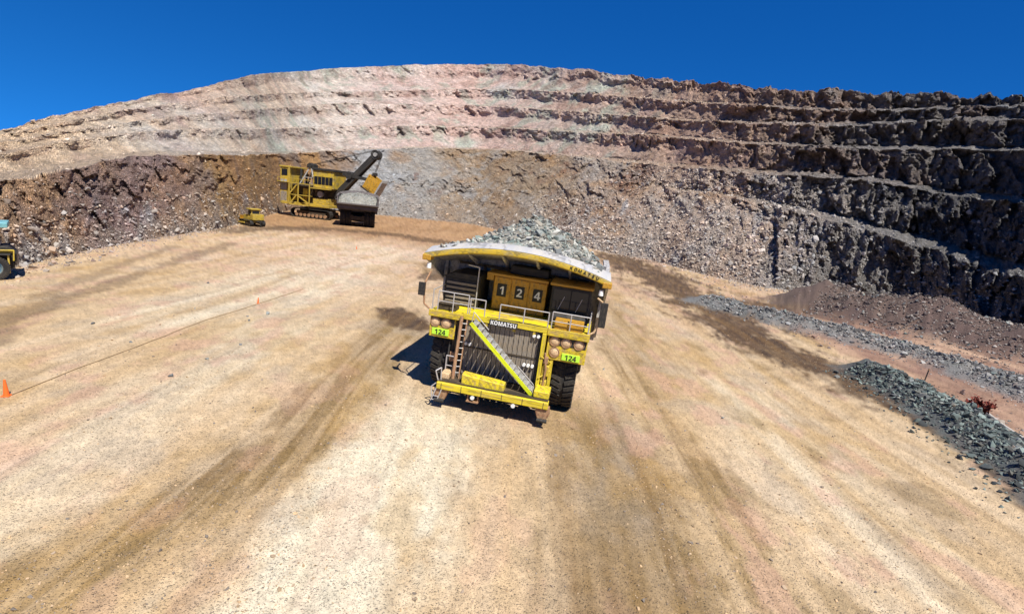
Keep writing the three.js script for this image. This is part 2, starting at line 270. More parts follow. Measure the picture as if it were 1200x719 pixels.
// ------------------------------------------------------------------ the benched pit wall
// azimuth in degrees, then toe radius, then radius and height of crest, berm back, crest ... up to the rim
const WALL = [
[-75.0,55.0,58.2,3.2,58.2,3.2,62.1,7.1,74.1,7.5,77.3,9.2,82.3,9.3,83.9,10.2,88.9,10.3,90.1,10.9,95.1,11.1,96.3,11.7],
[-62.0,57.0,60.2,3.2,60.2,3.2,64.0,7.0,76.0,7.4,79.3,9.1,84.3,9.3,86.0,10.2,91.0,10.3,92.2,10.9,97.2,11.1,98.4,11.7],
[-50.0,58.5,61.6,3.1,61.6,3.1,65.5,7.0,77.5,7.3,80.9,9.1,85.9,9.3,87.6,10.2,92.6,10.3,93.8,11.0,98.8,11.1,100.0,11.7],
[-47.5,58.8,61.9,3.1,61.9,3.1,65.8,6.9,77.8,7.3,81.2,9.1,86.2,9.3,87.9,10.2,92.9,10.3,94.1,11.0,99.1,11.1,100.3,11.7],
[-45.0,60.7,63.9,3.2,63.9,3.2,67.7,7.0,79.7,7.4,83.4,9.3,88.4,9.5,90.2,10.4,95.2,10.6,96.5,11.3,101.5,11.4,102.9,12.1],
[-42.5,66.2,69.6,3.5,69.6,3.5,73.8,7.9,85.8,8.3,90.1,10.7,95.1,10.9,97.1,12.0,102.1,12.1,104.4,13.4,109.4,13.6,111.4,14.7],
[-40.0,71.7,75.5,4.0,75.5,4.0,80.1,8.9,92.1,9.4,97.1,12.2,102.1,12.4,104.3,13.7,109.3,13.9,112.3,15.7,117.3,15.9,120.0,17.4],
[-37.5,78.2,82.5,4.6,82.5,4.6,87.7,10.2,99.7,10.9,104.3,13.6,109.3,13.9,112.3,15.6,117.3,15.9,121.5,18.3,126.5,18.6,129.8,20.5],
[-35.0,85.2,89.7,4.9,89.7,4.9,95.2,11.0,107.2,11.7,113.0,15.2,118.0,15.5,121.7,17.8,126.7,18.1,131.4,20.9,136.4,21.2,140.8,23.8],
[-32.5,93.5,98.2,5.3,98.2,5.3,104.0,11.8,116.0,12.6,122.7,16.8,127.7,17.1,132.6,20.1,137.6,20.5,143.1,23.9,148.1,24.3,153.7,27.7],
[-30.0,103.5,108.4,5.7,108.4,5.7,114.5,12.6,126.4,13.5,134.1,18.4,139.1,18.8,145.4,22.8,150.4,23.2,157.2,27.5,162.2,27.9,169.7,32.7],
[-27.5,122.5,127.8,6.2,127.8,6.2,134.3,13.7,145.2,14.6,154.6,20.8,159.8,21.2,168.0,26.7,173.2,27.1,180.7,32.0,185.9,32.4,197.6,40.2],
[-25.0,154.7,161.4,7.1,161.4,7.1,169.4,15.9,179.3,16.7,191.0,24.7,196.4,25.2,207.4,32.7,212.8,33.2,221.7,39.3,227.0,39.7,241.8,49.8],
[-22.5,177.0,185.6,8.3,185.6,8.3,196.1,18.3,205.1,19.2,218.0,28.3,223.5,28.8,237.0,38.4,242.5,38.9,251.7,45.5,257.2,46.0,274.6,58.4],
[-20.0,185.0,195.7,9.3,195.7,9.3,208.8,20.6,216.8,21.4,229.9,31.0,235.6,31.6,250.3,42.5,256.0,43.0,264.5,49.3,270.1,49.9,289.8,64.4],
[-17.5,185.0,197.8,10.1,197.8,10.1,213.3,22.4,220.5,23.2,233.1,32.8,238.9,33.5,253.1,44.4,258.9,45.0,267.8,51.9,273.6,52.5,293.5,67.8],
[-15.0,185.0,200.0,10.9,200.0,10.9,218.4,24.3,224.7,25.0,236.8,34.7,242.8,35.4,256.4,46.4,262.4,47.1,271.7,54.6,277.7,55.3,297.5,71.2],
[-12.5,185.0,202.6,11.8,202.6,11.8,224.1,26.3,230.0,27.1,241.6,36.8,247.5,37.5,260.7,48.5,266.6,49.3,276.4,57.5,282.3,58.3,302.1,74.8],
[-10.0,185.0,205.1,12.6,205.1,12.6,229.7,28.0,235.6,28.9,246.8,38.6,252.6,39.5,265.3,50.6,271.1,51.4,281.2,60.2,287.0,61.1,306.2,77.8],
[-7.5,185.0,207.3,13.1,207.3,13.1,234.6,29.2,240.3,30.1,251.3,40.2,257.1,41.1,269.4,52.3,275.1,53.2,285.5,62.7,291.2,63.6,309.6,80.3],
[-5.0,181.6,204.2,13.4,204.2,13.4,231.7,29.7,237.3,30.7,247.9,40.7,253.5,41.7,265.2,52.7,270.8,53.7,281.1,63.5,286.7,64.5,303.9,80.8],
[-2.5,169.7,191.8,13.2,191.8,13.2,218.8,29.4,224.3,30.4,234.0,39.9,239.5,41.0,249.9,51.4,255.4,52.4,265.3,62.1,270.8,63.1,285.9,78.1],
[0.0,159.3,180.6,12.8,180.6,12.8,206.6,28.5,212.0,29.6,220.8,38.8,226.2,39.9,235.3,49.2,240.7,50.3,249.5,59.5,254.9,60.6,268.1,74.2],
[2.5,150.1,170.5,12.4,170.5,12.4,195.4,27.6,200.7,28.7,208.9,37.6,214.2,38.8,222.1,47.3,227.4,48.4,235.4,57.1,240.7,58.2,252.2,70.7],
[5.0,141.9,161.5,12.0,161.5,12.0,185.4,26.8,190.6,27.9,198.3,36.6,203.5,37.8,210.2,45.5,215.4,46.7,222.7,55.0,227.9,56.2,237.9,67.5],
[7.5,134.6,153.4,11.7,153.4,11.7,176.5,26.0,181.6,27.2,188.6,35.7,193.7,36.9,199.5,43.8,204.6,45.0,211.0,52.8,216.1,54.0,224.0,63.4],
[10.0,128.6,146.8,11.4,146.8,11.4,168.9,25.3,173.9,26.5,180.5,35.0,185.5,36.2,190.3,42.3,195.3,43.5,200.9,50.6,205.9,51.9,212.4,60.1],
[12.5,123.8,152.0,18.1,152.7,18.3,158.6,24.3,163.6,25.6,169.5,33.6,174.5,34.9,178.3,40.2,183.3,41.5,188.0,47.9,193.0,49.2,198.4,56.7],
[15.0,118.3,144.9,17.5,146.1,17.8,151.3,23.6,156.3,24.9,161.3,32.4,166.3,33.7,169.6,38.7,174.6,40.0,178.5,45.9,183.5,47.2,188.0,54.0],
[17.5,111.0,135.9,16.9,137.7,17.3,142.1,22.8,147.1,24.1,151.2,31.0,156.2,32.3,159.0,37.0,164.0,38.3,167.2,43.5,172.2,44.8,175.8,50.8],
[20.0,104.6,127.9,16.3,130.3,16.9,133.9,22.1,138.9,23.4,142.3,29.7,147.3,31.0,149.7,35.5,154.7,36.8,157.1,41.4,162.1,42.7,165.0,48.0],
[22.5,101.5,123.1,15.5,126.1,16.3,129.4,21.7,134.4,23.0,137.2,28.9,142.2,30.3,144.2,34.6,149.2,35.9,151.0,39.9,156.0,41.3,158.3,46.1],
[25.0,99.4,119.3,14.7,123.2,15.7,126.0,21.4,131.0,22.8,133.2,28.4,138.2,29.8,139.9,33.9,144.9,35.3,146.3,38.8,151.3,40.2,153.1,44.7],
[27.5,99.6,115.2,13.9,120.1,15.1,122.7,21.1,127.7,22.5,129.7,27.9,134.7,29.3,136.3,33.4,141.3,34.8,142.4,37.8,147.4,39.2,149.0,43.5],
[30.0,102.2,113.9,13.0,119.8,14.5,122.3,21.0,127.3,22.5,129.1,27.8,134.1,29.2,135.6,33.5,140.6,35.0,141.5,37.5,146.5,39.0,147.9,43.0],
[32.5,105.1,112.4,12.1,118.6,13.6,120.9,20.6,125.9,22.1,127.7,27.7,132.7,29.2,134.0,33.5,139.0,35.0,139.7,37.2,144.7,38.7,145.8,42.3],
[35.0,104.8,109.7,11.1,116.2,12.7,118.4,20.0,123.4,21.5,125.2,27.5,130.2,29.0,131.5,33.4,136.5,34.9,137.0,36.8,142.0,38.3,142.9,41.3],
[37.5,104.5,108.7,10.1,115.4,11.8,117.7,19.2,122.7,20.7,124.7,27.6,129.7,29.1,131.2,33.9,136.2,35.4,136.6,36.9,141.6,38.4,142.3,40.7],
[40.0,100.2,103.8,9.0,110.8,10.8,113.1,18.5,118.1,20.0,120.2,26.9,125.2,28.4,126.6,33.0,131.6,34.5,132.1,36.2,137.1,37.7,137.5,39.1],
[42.5,94.6,97.6,8.0,104.6,9.8,107.0,17.7,112.0,19.2,114.0,25.9,119.0,27.4,120.2,31.6,125.2,33.1,125.8,34.9,130.8,36.4,131.0,37.1],
[45.0,86.8,89.3,7.2,96.3,8.9,98.6,16.6,103.6,18.1,105.5,24.4,110.5,25.9,111.6,29.6,116.6,31.1,117.1,32.8,122.1,34.3,122.3,34.7],
[47.5,86.8,88.9,6.1,95.9,7.8,98.3,15.9,103.3,17.4,105.3,24.1,110.3,25.6,111.4,29.1,116.4,30.6,116.9,32.4,121.9,33.9,122.0,34.3],
[50.0,84.7,86.4,5.1,93.4,6.8,96.0,15.4,101.0,16.9,103.1,23.8,108.1,25.3,109.1,28.7,114.1,30.2,114.6,32.0,119.6,33.5,119.8,33.9],
[58.0,78.0,79.8,5.3,86.8,7.0,89.3,15.1,94.3,16.6,96.1,22.9,101.1,24.4,102.1,27.5,107.1,29.0,107.6,30.6,112.6,32.1,112.7,32.5],
[70.0,74.0,75.9,5.5,82.9,7.3,85.2,14.8,90.2,16.3,92.0,22.3,97.0,23.8,97.9,26.8,102.9,28.3,103.4,29.8,108.4,31.3,108.5,31.7],
];
const SEGROWS = [58, 7, 62, 9, 44, 8, 40, 8, 38, 8, 40];
const WIDX = WALL.map((w) => w[0]);
function wallRow(az) {
  let i = 0; while (i < WIDX.length - 2 && WIDX[i + 1] < az) i++;
  const t = clamp((az - WIDX[i]) / (WIDX[i + 1] - WIDX[i])), a = WALL[Math.max(0, i - 1)], b = WALL[i], c = WALL[i + 1], d = WALL[Math.min(WALL.length - 1, i + 2)];
  const q = (k) => .5 * (2 * b[k] + (c[k] - a[k]) * t + (2 * a[k] - 5 * b[k] + 4 * c[k] - d[k]) * t * t + (3 * b[k] - a[k] - 3 * c[k] + d[k]) * t * t * t);
  const o = [[q(1), -.2]]; for (let k = 2; k < b.length; k += 2) o.push([q(k), q(k + 1)]); return o;
}
const keyed = (keys) => { const ks = keys.map(([a, r, g, b]) => [a, lin(r, g, b)]); return (az) => { let i = 0; while (i < ks.length - 2 && ks[i + 1][0] < az) i++; return mix3(ks[i][1], ks[i + 1][1], ss(ks[i][0], ks[i + 1][0], az)); }; };
const bankCol = keyed([[-75, 190, 155, 122], [-44.6, 192, 156, 122], [-42, 160, 132, 116], [-36, 162, 138, 132], [-32, 168, 144, 126], [-29, 184, 148, 100], [-25, 196, 152, 100], [-21, 168, 146, 128], [-17, 186, 186, 186], [-11, 180, 174, 166], [-6, 182, 156, 126], [0, 182, 160, 134], [8, 198, 178, 160], [15, 208, 182, 160], [22, 204, 182, 164], [28, 172, 162, 154], [33, 134, 129, 125], [45, 84, 83, 84], [75, 84, 83, 84]]);
const highCol = keyed([[-75, 248, 218, 182], [-45, 248, 218, 182], [-38, 250, 222, 190], [-30, 246, 224, 200], [-22, 244, 230, 216], [-15, 240, 216, 204], [-8, 238, 206, 192], [0, 226, 198, 182], [8, 214, 186, 166], [16, 200, 168, 146], [24, 172, 146, 128], [32, 134, 126, 120], [45, 88, 87, 87], [75, 88, 87, 87]]);
const WC = { white: lin(240, 240, 232), green: lin(206, 222, 200), pink: lin(228, 184, 172), mauve: lin(140, 104, 110), ochre: lin(190, 140, 78), dark: lin(70, 62, 62), slate: lin(164, 176, 188), rust: lin(150, 96, 70), berm: lin(206, 182, 156), bermGrey: lin(150, 146, 142) };
function wallColor(x, y, z, az, seg, t) {
  const right = ss(12, 34, az), warp = 3 * N(x * .05, y * .05, z * .05);
  const n1 = fbm(x * .035 + warp * .2, y * .06, z * .035, 4), n2 = fbm(x * .11 + 50, y * .09, z * .11, 4), n3 = fbm(x * .45, y * .3, z * .45 + 70, 3);
  const st = fbm(az * .8 + 1.1 * N(y * .16, az * .3) + .05 * y * (1 + N(az * .1, 6)) + 7.3 * seg, y * .11, 9, 3);       // stripes running down the face
  let c = seg < 3 ? bankCol(az + 9 * n1 + 7 * n2 + 3 * n3) : highCol(az + 9 * n1 + 5 * n2);
  if (seg < 3) {
    c = mix3(c, WC.mauve, clamp(-.02 + 2.0 * n2) * .4 * (1 - right) * ss(-24, -34, az));
    c = mix3(c, WC.dark, clamp(-.10 + 2.4 * n3 + 1.1 * n2) * .55 * (1 - ss(-23, -18, az) * ss(-4, -9, az)) * ss(.1, .7, seg / 2 + t * .5));
    c = mix3(c, WC.ochre, clamp(-.12 + 2.2 * fbm(x * .08, y * .12, z * .08 + 30, 3)) * .75 * (1 - right));
    c = mix3(c, WC.slate, clamp(ss(.10, .38, st + .35 * n2)) * .55 * (1 - right) * ss(1, .2, (seg + t) / 3));
    if (az > -12) { const fan = ridge(az * D * 8 + .5 * N(y / 9, az * .1), y / 40, 21, 2) + .5 * n2 + .4 * n3; c = mix3(c, lin(196, 190, 182), ss(.54, .74, fan) * .5 * (1 - right)); c = mix3(c, mix3(WC.rust, WC.dark, clamp(.35 + 2 * n3)), ss(.44, .18, fan) * .55 * (1 - right)); }
    c = mix3(c, lin(176, 164, 152), ss(.45, 0, (seg / 2 + t * .5) + .5 * n3) * .5 * (1 - right));
  } else {
    c = mix3(c, WC.white, clamp(-.02 + 2.4 * n1 + .6 * st) * .7 * (1 - ss(4, 14, az)) * ss(-44, -34, az));
    c = mix3(c, WC.green, ss(.04, .22, n2 + .3 * n1) * .6 * (1 - ss(8, 18, az)) * ss(-32, -25, az));
    c = mix3(c, WC.pink, clamp(-.05 + 2.0 * fbm(x * .05, y * .05, z * .05 + 90, 3)) * .55 * (1 - ss(10, 24, az)));
    c = mix3(c, WC.rust, ss(.06, .3, fbm(x * .07 + 20, y * .1, z * .07, 4)) * .35 * (1 - .6 * right));
    c = mix3(c, WC.mauve, ss(.12, .34, n2 + .2 * n3) * .3 * (1 - right));
    const crest = seg % 2 === 0 ? ss(.42, .7, t + .35 * n3) : 0;   // broken, weathered rock along the bench edges
    c = mix3(c, mix3(WC.rust, WC.mauve, clamp(.5 + 2 * n2)), crest * clamp(.15 + 1.6 * n2 + 1.8 * n3) * .42 * (1 - right));
    
    c = mix3(c, WC.dark, clamp(-.08 + 1.9 * n3 + 1.0 * st) * .3 * ss(-6, 14, az));
  }
  if (seg % 2 === 1 || seg === 11) c = mix3(c, mix3(WC.berm, WC.bermGrey, ss(14, 34, az)), .75 * clamp(.7 + n3));
  c = mix3(c, WC.slate, ss(.22, .4, st + .4 * n2) * .25 * right);
  const v = 1 + .45 * n3 + (.3 + .2 * right) * N(x * 1.3, y * 1.3, z * 1.3) + .25 * N(x * .6, y * .6, z * .6 + 9) + .3 * right * N(x * 3, y * 2, z * 3);
  return [c[0] * v, c[1] * v, c[2] * v];
}
const hash2 = (i, j, k) => { let h = Math.imul(i, 374761393) ^ Math.imul(j, 668265263) ^ Math.imul(k, 2147483647 - 58); h = Math.imul(h ^ (h >>> 13), 1274126177); return ((h ^ (h >>> 16)) >>> 0) / 4294967296; };
function facet(u, v, k) { // jointed rock: flat, tilted faces with sharp steps between them
  const iu = Math.floor(u), iv = Math.floor(v); let best = 9, bx = 0, by = 0, bi = 0, bj = 0;
  for (let b = -1; b <= 1; b++) for (let a = -1; a <= 1; a++) { const x = iu + a + .1 + .8 * hash2(iu + a, iv + b, k), y = iv + b + .1 + .8 * hash2(iu + a, iv + b, k + 1), d = Math.abs(u - x) * .9 + Math.abs(v - y) * .75; if (d < best) { best = d; bx = x; by = y; bi = iu + a; bj = iv + b; } }
  return (hash2(bi, bj, k + 2) - .5) * 1.5 + (u - bx) * (hash2(bi, bj, k + 3) - .5) * 1.9 + (by - v) * (hash2(bi, bj, k + 4) - .35) * 1.3;
}
const wallSpots = []; // where broken rock can lie: x, y, z, segment, share, azimuth, colour index
let wallPos, wallCol;
{
  const azs = []; for (let a = -75; a < -48; a += .8) azs.push(a); for (let a = -48; a <= 47.5; a += .105) azs.push(a); for (let a = 48; a <= 70; a += .8) azs.push(a);
  const rows = []; SEGROWS.forEach((n, s) => { for (let i = 0; i < n; i++) rows.push([s, i / n]); }); rows.push([10, 1], [11, .1], [11, .25], [11, .5], [11, 1]);
  const nc = azs.length, nr = rows.length + 1;
  const pos = wallPos = new Float32Array(nc * nr * 3), col = wallCol = new Float32Array(nc * nr * 3), uv = new Float32Array(nc * nr * 2), idx = new Uint32Array((nc - 1) * (nr - 1) * 6);
  let p = 0;
  for (let i = 0; i < nc; i++) {
    const az = azs[i], sa = Math.sin(az * D), ca = Math.cos(az * D), pr = wallRow(az), rim = pr[pr.length - 1];
    const right = ss(14, 32, az), wild = ss(-30, -20, az);
    let len = 0, lr = 0, ly = 0;
    for (let j = 0; j < nr; j++) {
      let [s, t] = j ? rows[j - 1] : [0, -.12], r, y, f;
      if (j === 0) { r = pr[0][0] - 5; y = -1.3; f = 0; }
      else if (s === 11) { r = rim[0] + 130 * t; y = rim[1] - 3 * t - 26 * t * t; f = .35 * (1 - t); }
      else { const a = pr[s], b = pr[s + 1]; r = lerp(a[0], b[0], t); y = lerp(a[1], b[1], t);
        if (s > 3 && s % 2 === 0) { const kn = .56 + .14 * N(az * .7, s * 9), u = t < kn ? .84 * t / kn : .84 + .16 * (t - kn) / (1 - kn); r = lerp(r, lerp(a[0], b[0], u), 1 - .7 * right); }
        if (s === 0) { y += Math.max(0, pr[1][1] * .10 * (-Math.sin(t * Math.PI))) ; }
        const bw = s % 2 ? b[0] - a[0] : 0; f = s % 2 ? lerp(1, .35, ss(.3, 3.5, bw)) : s < 3 ? lerp(.55, 1, s === 0 ? t : 1) : 1; f *= (s === 0 ? ss(-.02, .25, t) : 1); }
      if (j) len += Math.hypot(r - lr, y - ly); lr = r; ly = y;
      let x = r * sa, z = -r * ca;
      const big = .8 + .5 * ss(90, 200, r);
      // ribs and gullies, blocks, rubble
      const arc = az * D * 120;
      let d = (1.5 - .5 * right) * big * fbm(x / 16, y / 13, z / 16, 2) + 1.25 * big * (ridge(arc / 5.2 + 1.3 * N(y / 6, az * .4, s) + 3.7 * s, y / 10, r / 60, 2) - .25) * (s < 3 ? .7 : lerp(.35, 1, ss(-12, 12, az)));
      
      d += .95 * ridge(x / 5.5, y / 4.2, z / 5.5, 2) * (.75 - .45 * right);
      d += (.6 - .2 * right) * ridge(x / 2.1, y / 1.7, z / 2.1, 2) + .24 * N(x / .8, y / .7, z / .8);
      if (s < 3) { // rock outcrops standing out of the talus
        const hi = ss(.12, .62, (s === 0 ? t * .45 : .45 + .55 * t) + .35 * N(arc / 14, 31)) * (1 - right), oc = hi * ss(-.12, .22, fbm(arc / 11, y / 9, 12, 3) + (az < -22 ? .16 : .05));
        d += oc * (1.25 * facet(arc / 2.9 + .06 * y, y / 3.6, 71) + .8 * facet(arc / 1.3, y / 1.6, 81) + .4 * facet(arc / .65, y / .75, 91) + .5 * ridge(x / 3, y / 3, z / 3, 2));
      }
      const fa = 1.4 * facet(arc / 3.4 + .1 * y, y / 6.5, 11 + s) + .85 * facet(arc / 1.4, y / 2.6, 31 + s) + .42 * facet(arc / .7, y / 1.0, 51 + s);
      if (right > 0) d += right * fa * 1.6;
      if (s > 3 && s % 2 === 0) d += (1 - right) * ss(.42, .72, t + .3 * N(arc / 9, s)) * lerp(.95, .85, ss(-20, 0, az)) * (fa + .35) * big;   // broken crest band above each talus apron
      if (s < 3 && az > -14) d += (1 - right) * ss(-13, -4, az) * 5.0 * (ridge(arc / 15 + .5 * N(y / 9, az * .1), y / 40, 21, 2) - .45);   // rubble fans and the gullies between them
      if (s < 3) d += (1 - right) * .55 * wild * ridge(arc / 2.4 + .35 * y, y / 9, 4, 2);
      if (s > 2) f *= lerp(.5, 1, ss(-26, 6, az)); else f *= lerp(.8, 1, ss(-30, -10, az));
      d *= f;
      const dy = f * (.35 * N(x / 1.9, y / 1.9, z / 1.9 + 40) + .5 * N(x / 5, 3, z / 5)) + (s % 2 ? .3 * N(x / 1.1, 5, z / 1.1) : 0);
      const rimf = (s >= 10 ? ss(8.5, 11, s + t) : 0) * (.35 + .65 * ss(-20, 20, az)), rimq = s === 10 ? 1 - .65 * ss(.6, 1, t) : s === 11 ? .4 : 1;
      r -= d * rimq; y += dy * rimq + rimf * 1.2 * N(az * .8, 77) + rimf * .5 * N(az * 3.1, 78) + rimf * .35 * N(az * 9, 79);
      x = r * sa; z = -r * ca;
      const k = i * nr + j; pos[k * 3] = x; pos[k * 3 + 1] = y; pos[k * 3 + 2] = z;
      col.set(wallColor(x, y, z, az, s, t), k * 3);
      uv[k * 2] = az * D * 130 / 20; uv[k * 2 + 1] = len / 20;
      if (j && s < 11) wallSpots.push([k, s, t, az]);
      if (i < nc - 1 && j < nr - 1) { idx[p++] = k; idx[p++] = k + nr; idx[p++] = k + 1; idx[p++] = k + 1; idx[p++] = k + nr; idx[p++] = k + nr + 1; }
    }
  }
  const g = new THREE.BufferGeometry(); g.setAttribute('position', new THREE.BufferAttribute(pos, 3)); g.setAttribute('color', new THREE.BufferAttribute(col, 3));
  g.setAttribute('uv', new THREE.BufferAttribute(uv, 2)); g.setIndex(new THREE.BufferAttribute(idx, 1)); g.computeVertexNormals();
  const m = shadows(new THREE.Mesh(g, new THREE.MeshStandardMaterial({ name: 'broken rock face', vertexColors: true, map: rockTex, bumpMap: rockBump, bumpScale: .45, roughness: 1, side: THREE.DoubleSide })));
  m.name = 'hillside_terrain'; scene.add(m); tag(m, 'benched open pit wall of pink, tan and dark grey rock', 'hillside', null, 'structure');
}

// ------------------------------------------------------------------ loose rock
seed = 777;
const rockGeos = [0, 1, 2, 3].map((v) => { // angular blasted rock
  const sx = [1, 1.35, .85, 1.1][v], sy = [.72, .58, .92, .8][v], sz = [.9, .8, 1.1, .75][v], pts = [];
  for (let i = 0; i < 15; i++) { const a = rnd() * 6.283, c = rr(-1, 1), q = Math.sqrt(1 - c * c), r = rr(.34, .56); pts.push(new THREE.Vector3(Math.cos(a) * q * r * sx, c * r * sy, Math.sin(a) * q * r * sz)); }
  const g = new ConvexGeometry(pts); g.setAttribute('uv', new THREE.Float32BufferAttribute(new Float32Array(g.attributes.position.count * 2), 2)); return g;
});
const rockMat = new THREE.MeshStandardMaterial({ name: 'loose rock', color: 0xffffff, roughness: .95 });
const rockTones = [[134, 138, 134], [160, 158, 150], [106, 109, 108], [120, 132, 126], [182, 180, 172], [86, 87, 88], [144, 134, 122]].map((c) => new THREE.MeshStandardMaterial({ name: 'ore rock', color: new THREE.Color().setRGB(...lin(...c)), roughness: .92 }));
const RM = new THREE.Matrix4(), RQ = new THREE.Quaternion(), RE = new THREE.Euler(), RC = new THREE.Color();
function rockField(parent, name, list, label, category) { // list of [x, y, z, size, r, g, b]; too many to count
  const by = rockGeos.map(() => []); list.forEach((l, i) => by[i % by.length].push(l));
  const root = parent ?? new THREE.Group(); if (!parent) { root.name = numbered(name); scene.add(root); tag(root, label, category, null, 'stuff'); }
  by.forEach((l, v) => {
    if (!l.length) return;
    const m = shadows(new THREE.InstancedMesh(rockGeos[v], rockMat, l.length)); m.name = 'rubble'; m.userData.kind = 'stuff';
    l.forEach(([x, y, z, s, r, g, b], i) => {
      RQ.setFromEuler(RE.set(rr(-.7, .7), rr(0, 6.28), rr(-.7, .7)));
      m.setMatrixAt(i, RM.compose(new THREE.Vector3(x, y, z), RQ, new THREE.Vector3(s * rr(.8, 1.3), s * rr(.7, 1.1), s * rr(.8, 1.25)))); m.setColorAt(i, RC.setRGB(r, g, b));
    });
    root.add(m);
  });
  return root;
}
const shade = (c, v, w = 0) => [clamp(c[0] * v * (1 + w), .01, .8), clamp(c[1] * v, .01, .8), clamp(c[2] * v * (1 - w), .01, .8)];
{ // talus on the banks and berms
  const list = [];
  for (let tries = 0; tries < 120000 && list.length < 30000; tries++) {
    const [k, s, t, az] = wallSpots[Math.floor(rnd() * wallSpots.length)];
    const low = s === 0 ? 1 - .6 * t : s === 2 ? .30 - .2 * t : s === 1 ? .5 : s % 2 ? .16 : .01, where = az > 2 && az < 34 ? 1.1 : az < -22 ? .42 : az < -4 ? .55 : .5;
    if (rnd() > low * where) continue;
    const x = wallPos[k * 3], y = wallPos[k * 3 + 1], z = wallPos[k * 3 + 2];
    const size = (s === 0 ? .2 : .17) * Math.pow(rnd(), -.40) * (.75 + Math.hypot(x, z) / 190) * (az > 0 && az < 30 ? 1.3 : 1);
    if (size > 1.3) continue;
    const c = [wallCol[k * 3], wallCol[k * 3 + 1], wallCol[k * 3 + 2]], grey = lin(158, 156, 152);
    list.push([x, y + size * .12, z, size, ...shade(mix3(c, grey, rr(.1, .8)), rr(.55, 1.2), rr(-.05, .05))]);
  }
  // a scatter at the foot of the walls, out on the floor
  for (let i = 0; i < 5200; i++) {
    const az = rr(-48, 47), pr = wallRow(az), off = Math.abs(rnd() + rnd() + rnd() - 1.5) * 7, r = pr[0][0] - off + 1; if (az < -17 && az > -26 && off > 3) continue;
    const x = r * Math.sin(az * D), z = -r * Math.cos(az * D), size = .13 * Math.pow(rnd(), -.4); if (size > .8) continue;
    list.push([x, groundH(x, z) + size * .1, z, size, ...shade(mix3(bankCol(az), lin(160, 156, 150), rr(.2, .8)), rr(.55, 1.15))]);
  }
  for (let i = 0; i < 3800; i++) { // spilled over the ground between the ridges and the wall
    const x = rr(26, 60), z = rr(-92, -24); if (N(x * .12, 17, z * .12) + .4 * N(x * .5, 18, z * .5) < rr(-.05, .35) || segDist(x, z, WIND_NEAR)[0] < 1 || x < 29 + 2 * N(z * .2, 3)) continue;
    const size = .11 * Math.pow(rnd(), -.4); if (size > .6) continue;
    list.push([x, groundH(x, z) + size * .1, z, size, ...shade(mix3(lin(150, 148, 146), lin(140, 112, 100), rnd()), rr(.55, 1.15))]);
  }
  rockField(null, 'talus_rubble', list, 'loose broken rock lying on the pit slopes and benches', 'rubble');
}
{ // pebbles strewn over the floor
  const list = [];
  for (let i = 0; i < 40000; i++) {
    const az = rr(-50, 48), r = 9 + 46 * Math.pow(rnd(), 1.25), x = r * Math.sin(az * D), z = -r * Math.cos(az * D);
    if (N(x * .22, 91, z * .09) + .5 * N(x * .8, 92, z * .6) < rr(-.5, .35)) continue;
    const size = .03 * Math.pow(rnd(), -.36); if (size > .17) continue;
    list.push([x, groundH(x, z) + size * .1, z, size, ...shade(mix3(lin(190, 160, 122), lin(120, 112, 104), rnd()), rr(.68, 1.25))]);
  }
  rockField(null, 'floor_gravel', list, 'small stones strewn over the sandy pit floor', 'gravel');
}
// windrows: rock ridges pushed up along the haul road
function windrow(name, label, pl, w, n, big, tones, zTop) {
  const root = thing(name, label, 'rubble ridge');
  const list = [], bigs = [];
  for (let i = 0; i < n; i++) {
    const f = rnd() * (pl.length - 1), k = Math.min(pl.length - 2, Math.floor(f)), t = f - k, off = (w > 5 ? rnd() * 2 - 1 : rnd() + rnd() - 1) * w * (i >= big && rnd() < .22 ? 1.9 : 1);
    const dx = pl[k + 1][0] - pl[k][0], dz = pl[k + 1][1] - pl[k][1], L = Math.hypot(dx, dz);
    const x = lerp(pl[k][0], pl[k + 1][0], t) + dz / L * off, z = lerp(pl[k][1], pl[k + 1][1], t) - dx / L * off; if (z > zTop) continue;
    const size = (i < big ? rr(.34, .6) : .095 * Math.pow(rnd(), -.46)); if (size > .55) continue;
    const y = groundH(x, z) + size * .16, c = tones[Math.floor(rnd() * tones.length)];
    if (i < big) bigs.push([x, y, z, size]); else list.push([x, y, z, size, ...shade(lin(...c), rr(.6, 1.2))]);
  }
  bigs.forEach(([x, y, z, s], i) => { const m = part(root, 'rock', rockGeos[i % 4], rockTones[[0, 2, 3, 5, 5, 2, 6][Math.floor(rnd() * 7)]]); m.position.set(x, y, z); m.rotation.set(rr(-.6, .6), rr(0, 6), rr(-.6, .6)); m.scale.set(s * rr(.8, 1.3), s, s * rr(.8, 1.2)); });
  rockField(root, '', list);
}
windrow('rubble_windrow', 'ridge of grey green broken rock between the haul road and the red shrub', WIND_NEAR, 2.4, 11000, 90, [[98, 110, 106], [76, 85, 83], [126, 138, 132], [62, 66, 66], [112, 112, 106]], -12);
windrow('rubble_windrow', 'long low ridge of pale grey rubble below the dark spoil heap', WIND_FAR, 3.2, 9000, 80, [[136, 136, 134], [112, 114, 114], [156, 154, 150], [86, 85, 85], [128, 118, 112]], 0);
windrow('spoil_heap', 'dark brown spoil heap at the foot of the black rock wall', SPOIL, 8.5, 15000, 60, [[110, 96, 90], [134, 124, 116], [90, 80, 78], [156, 148, 140]], 0);
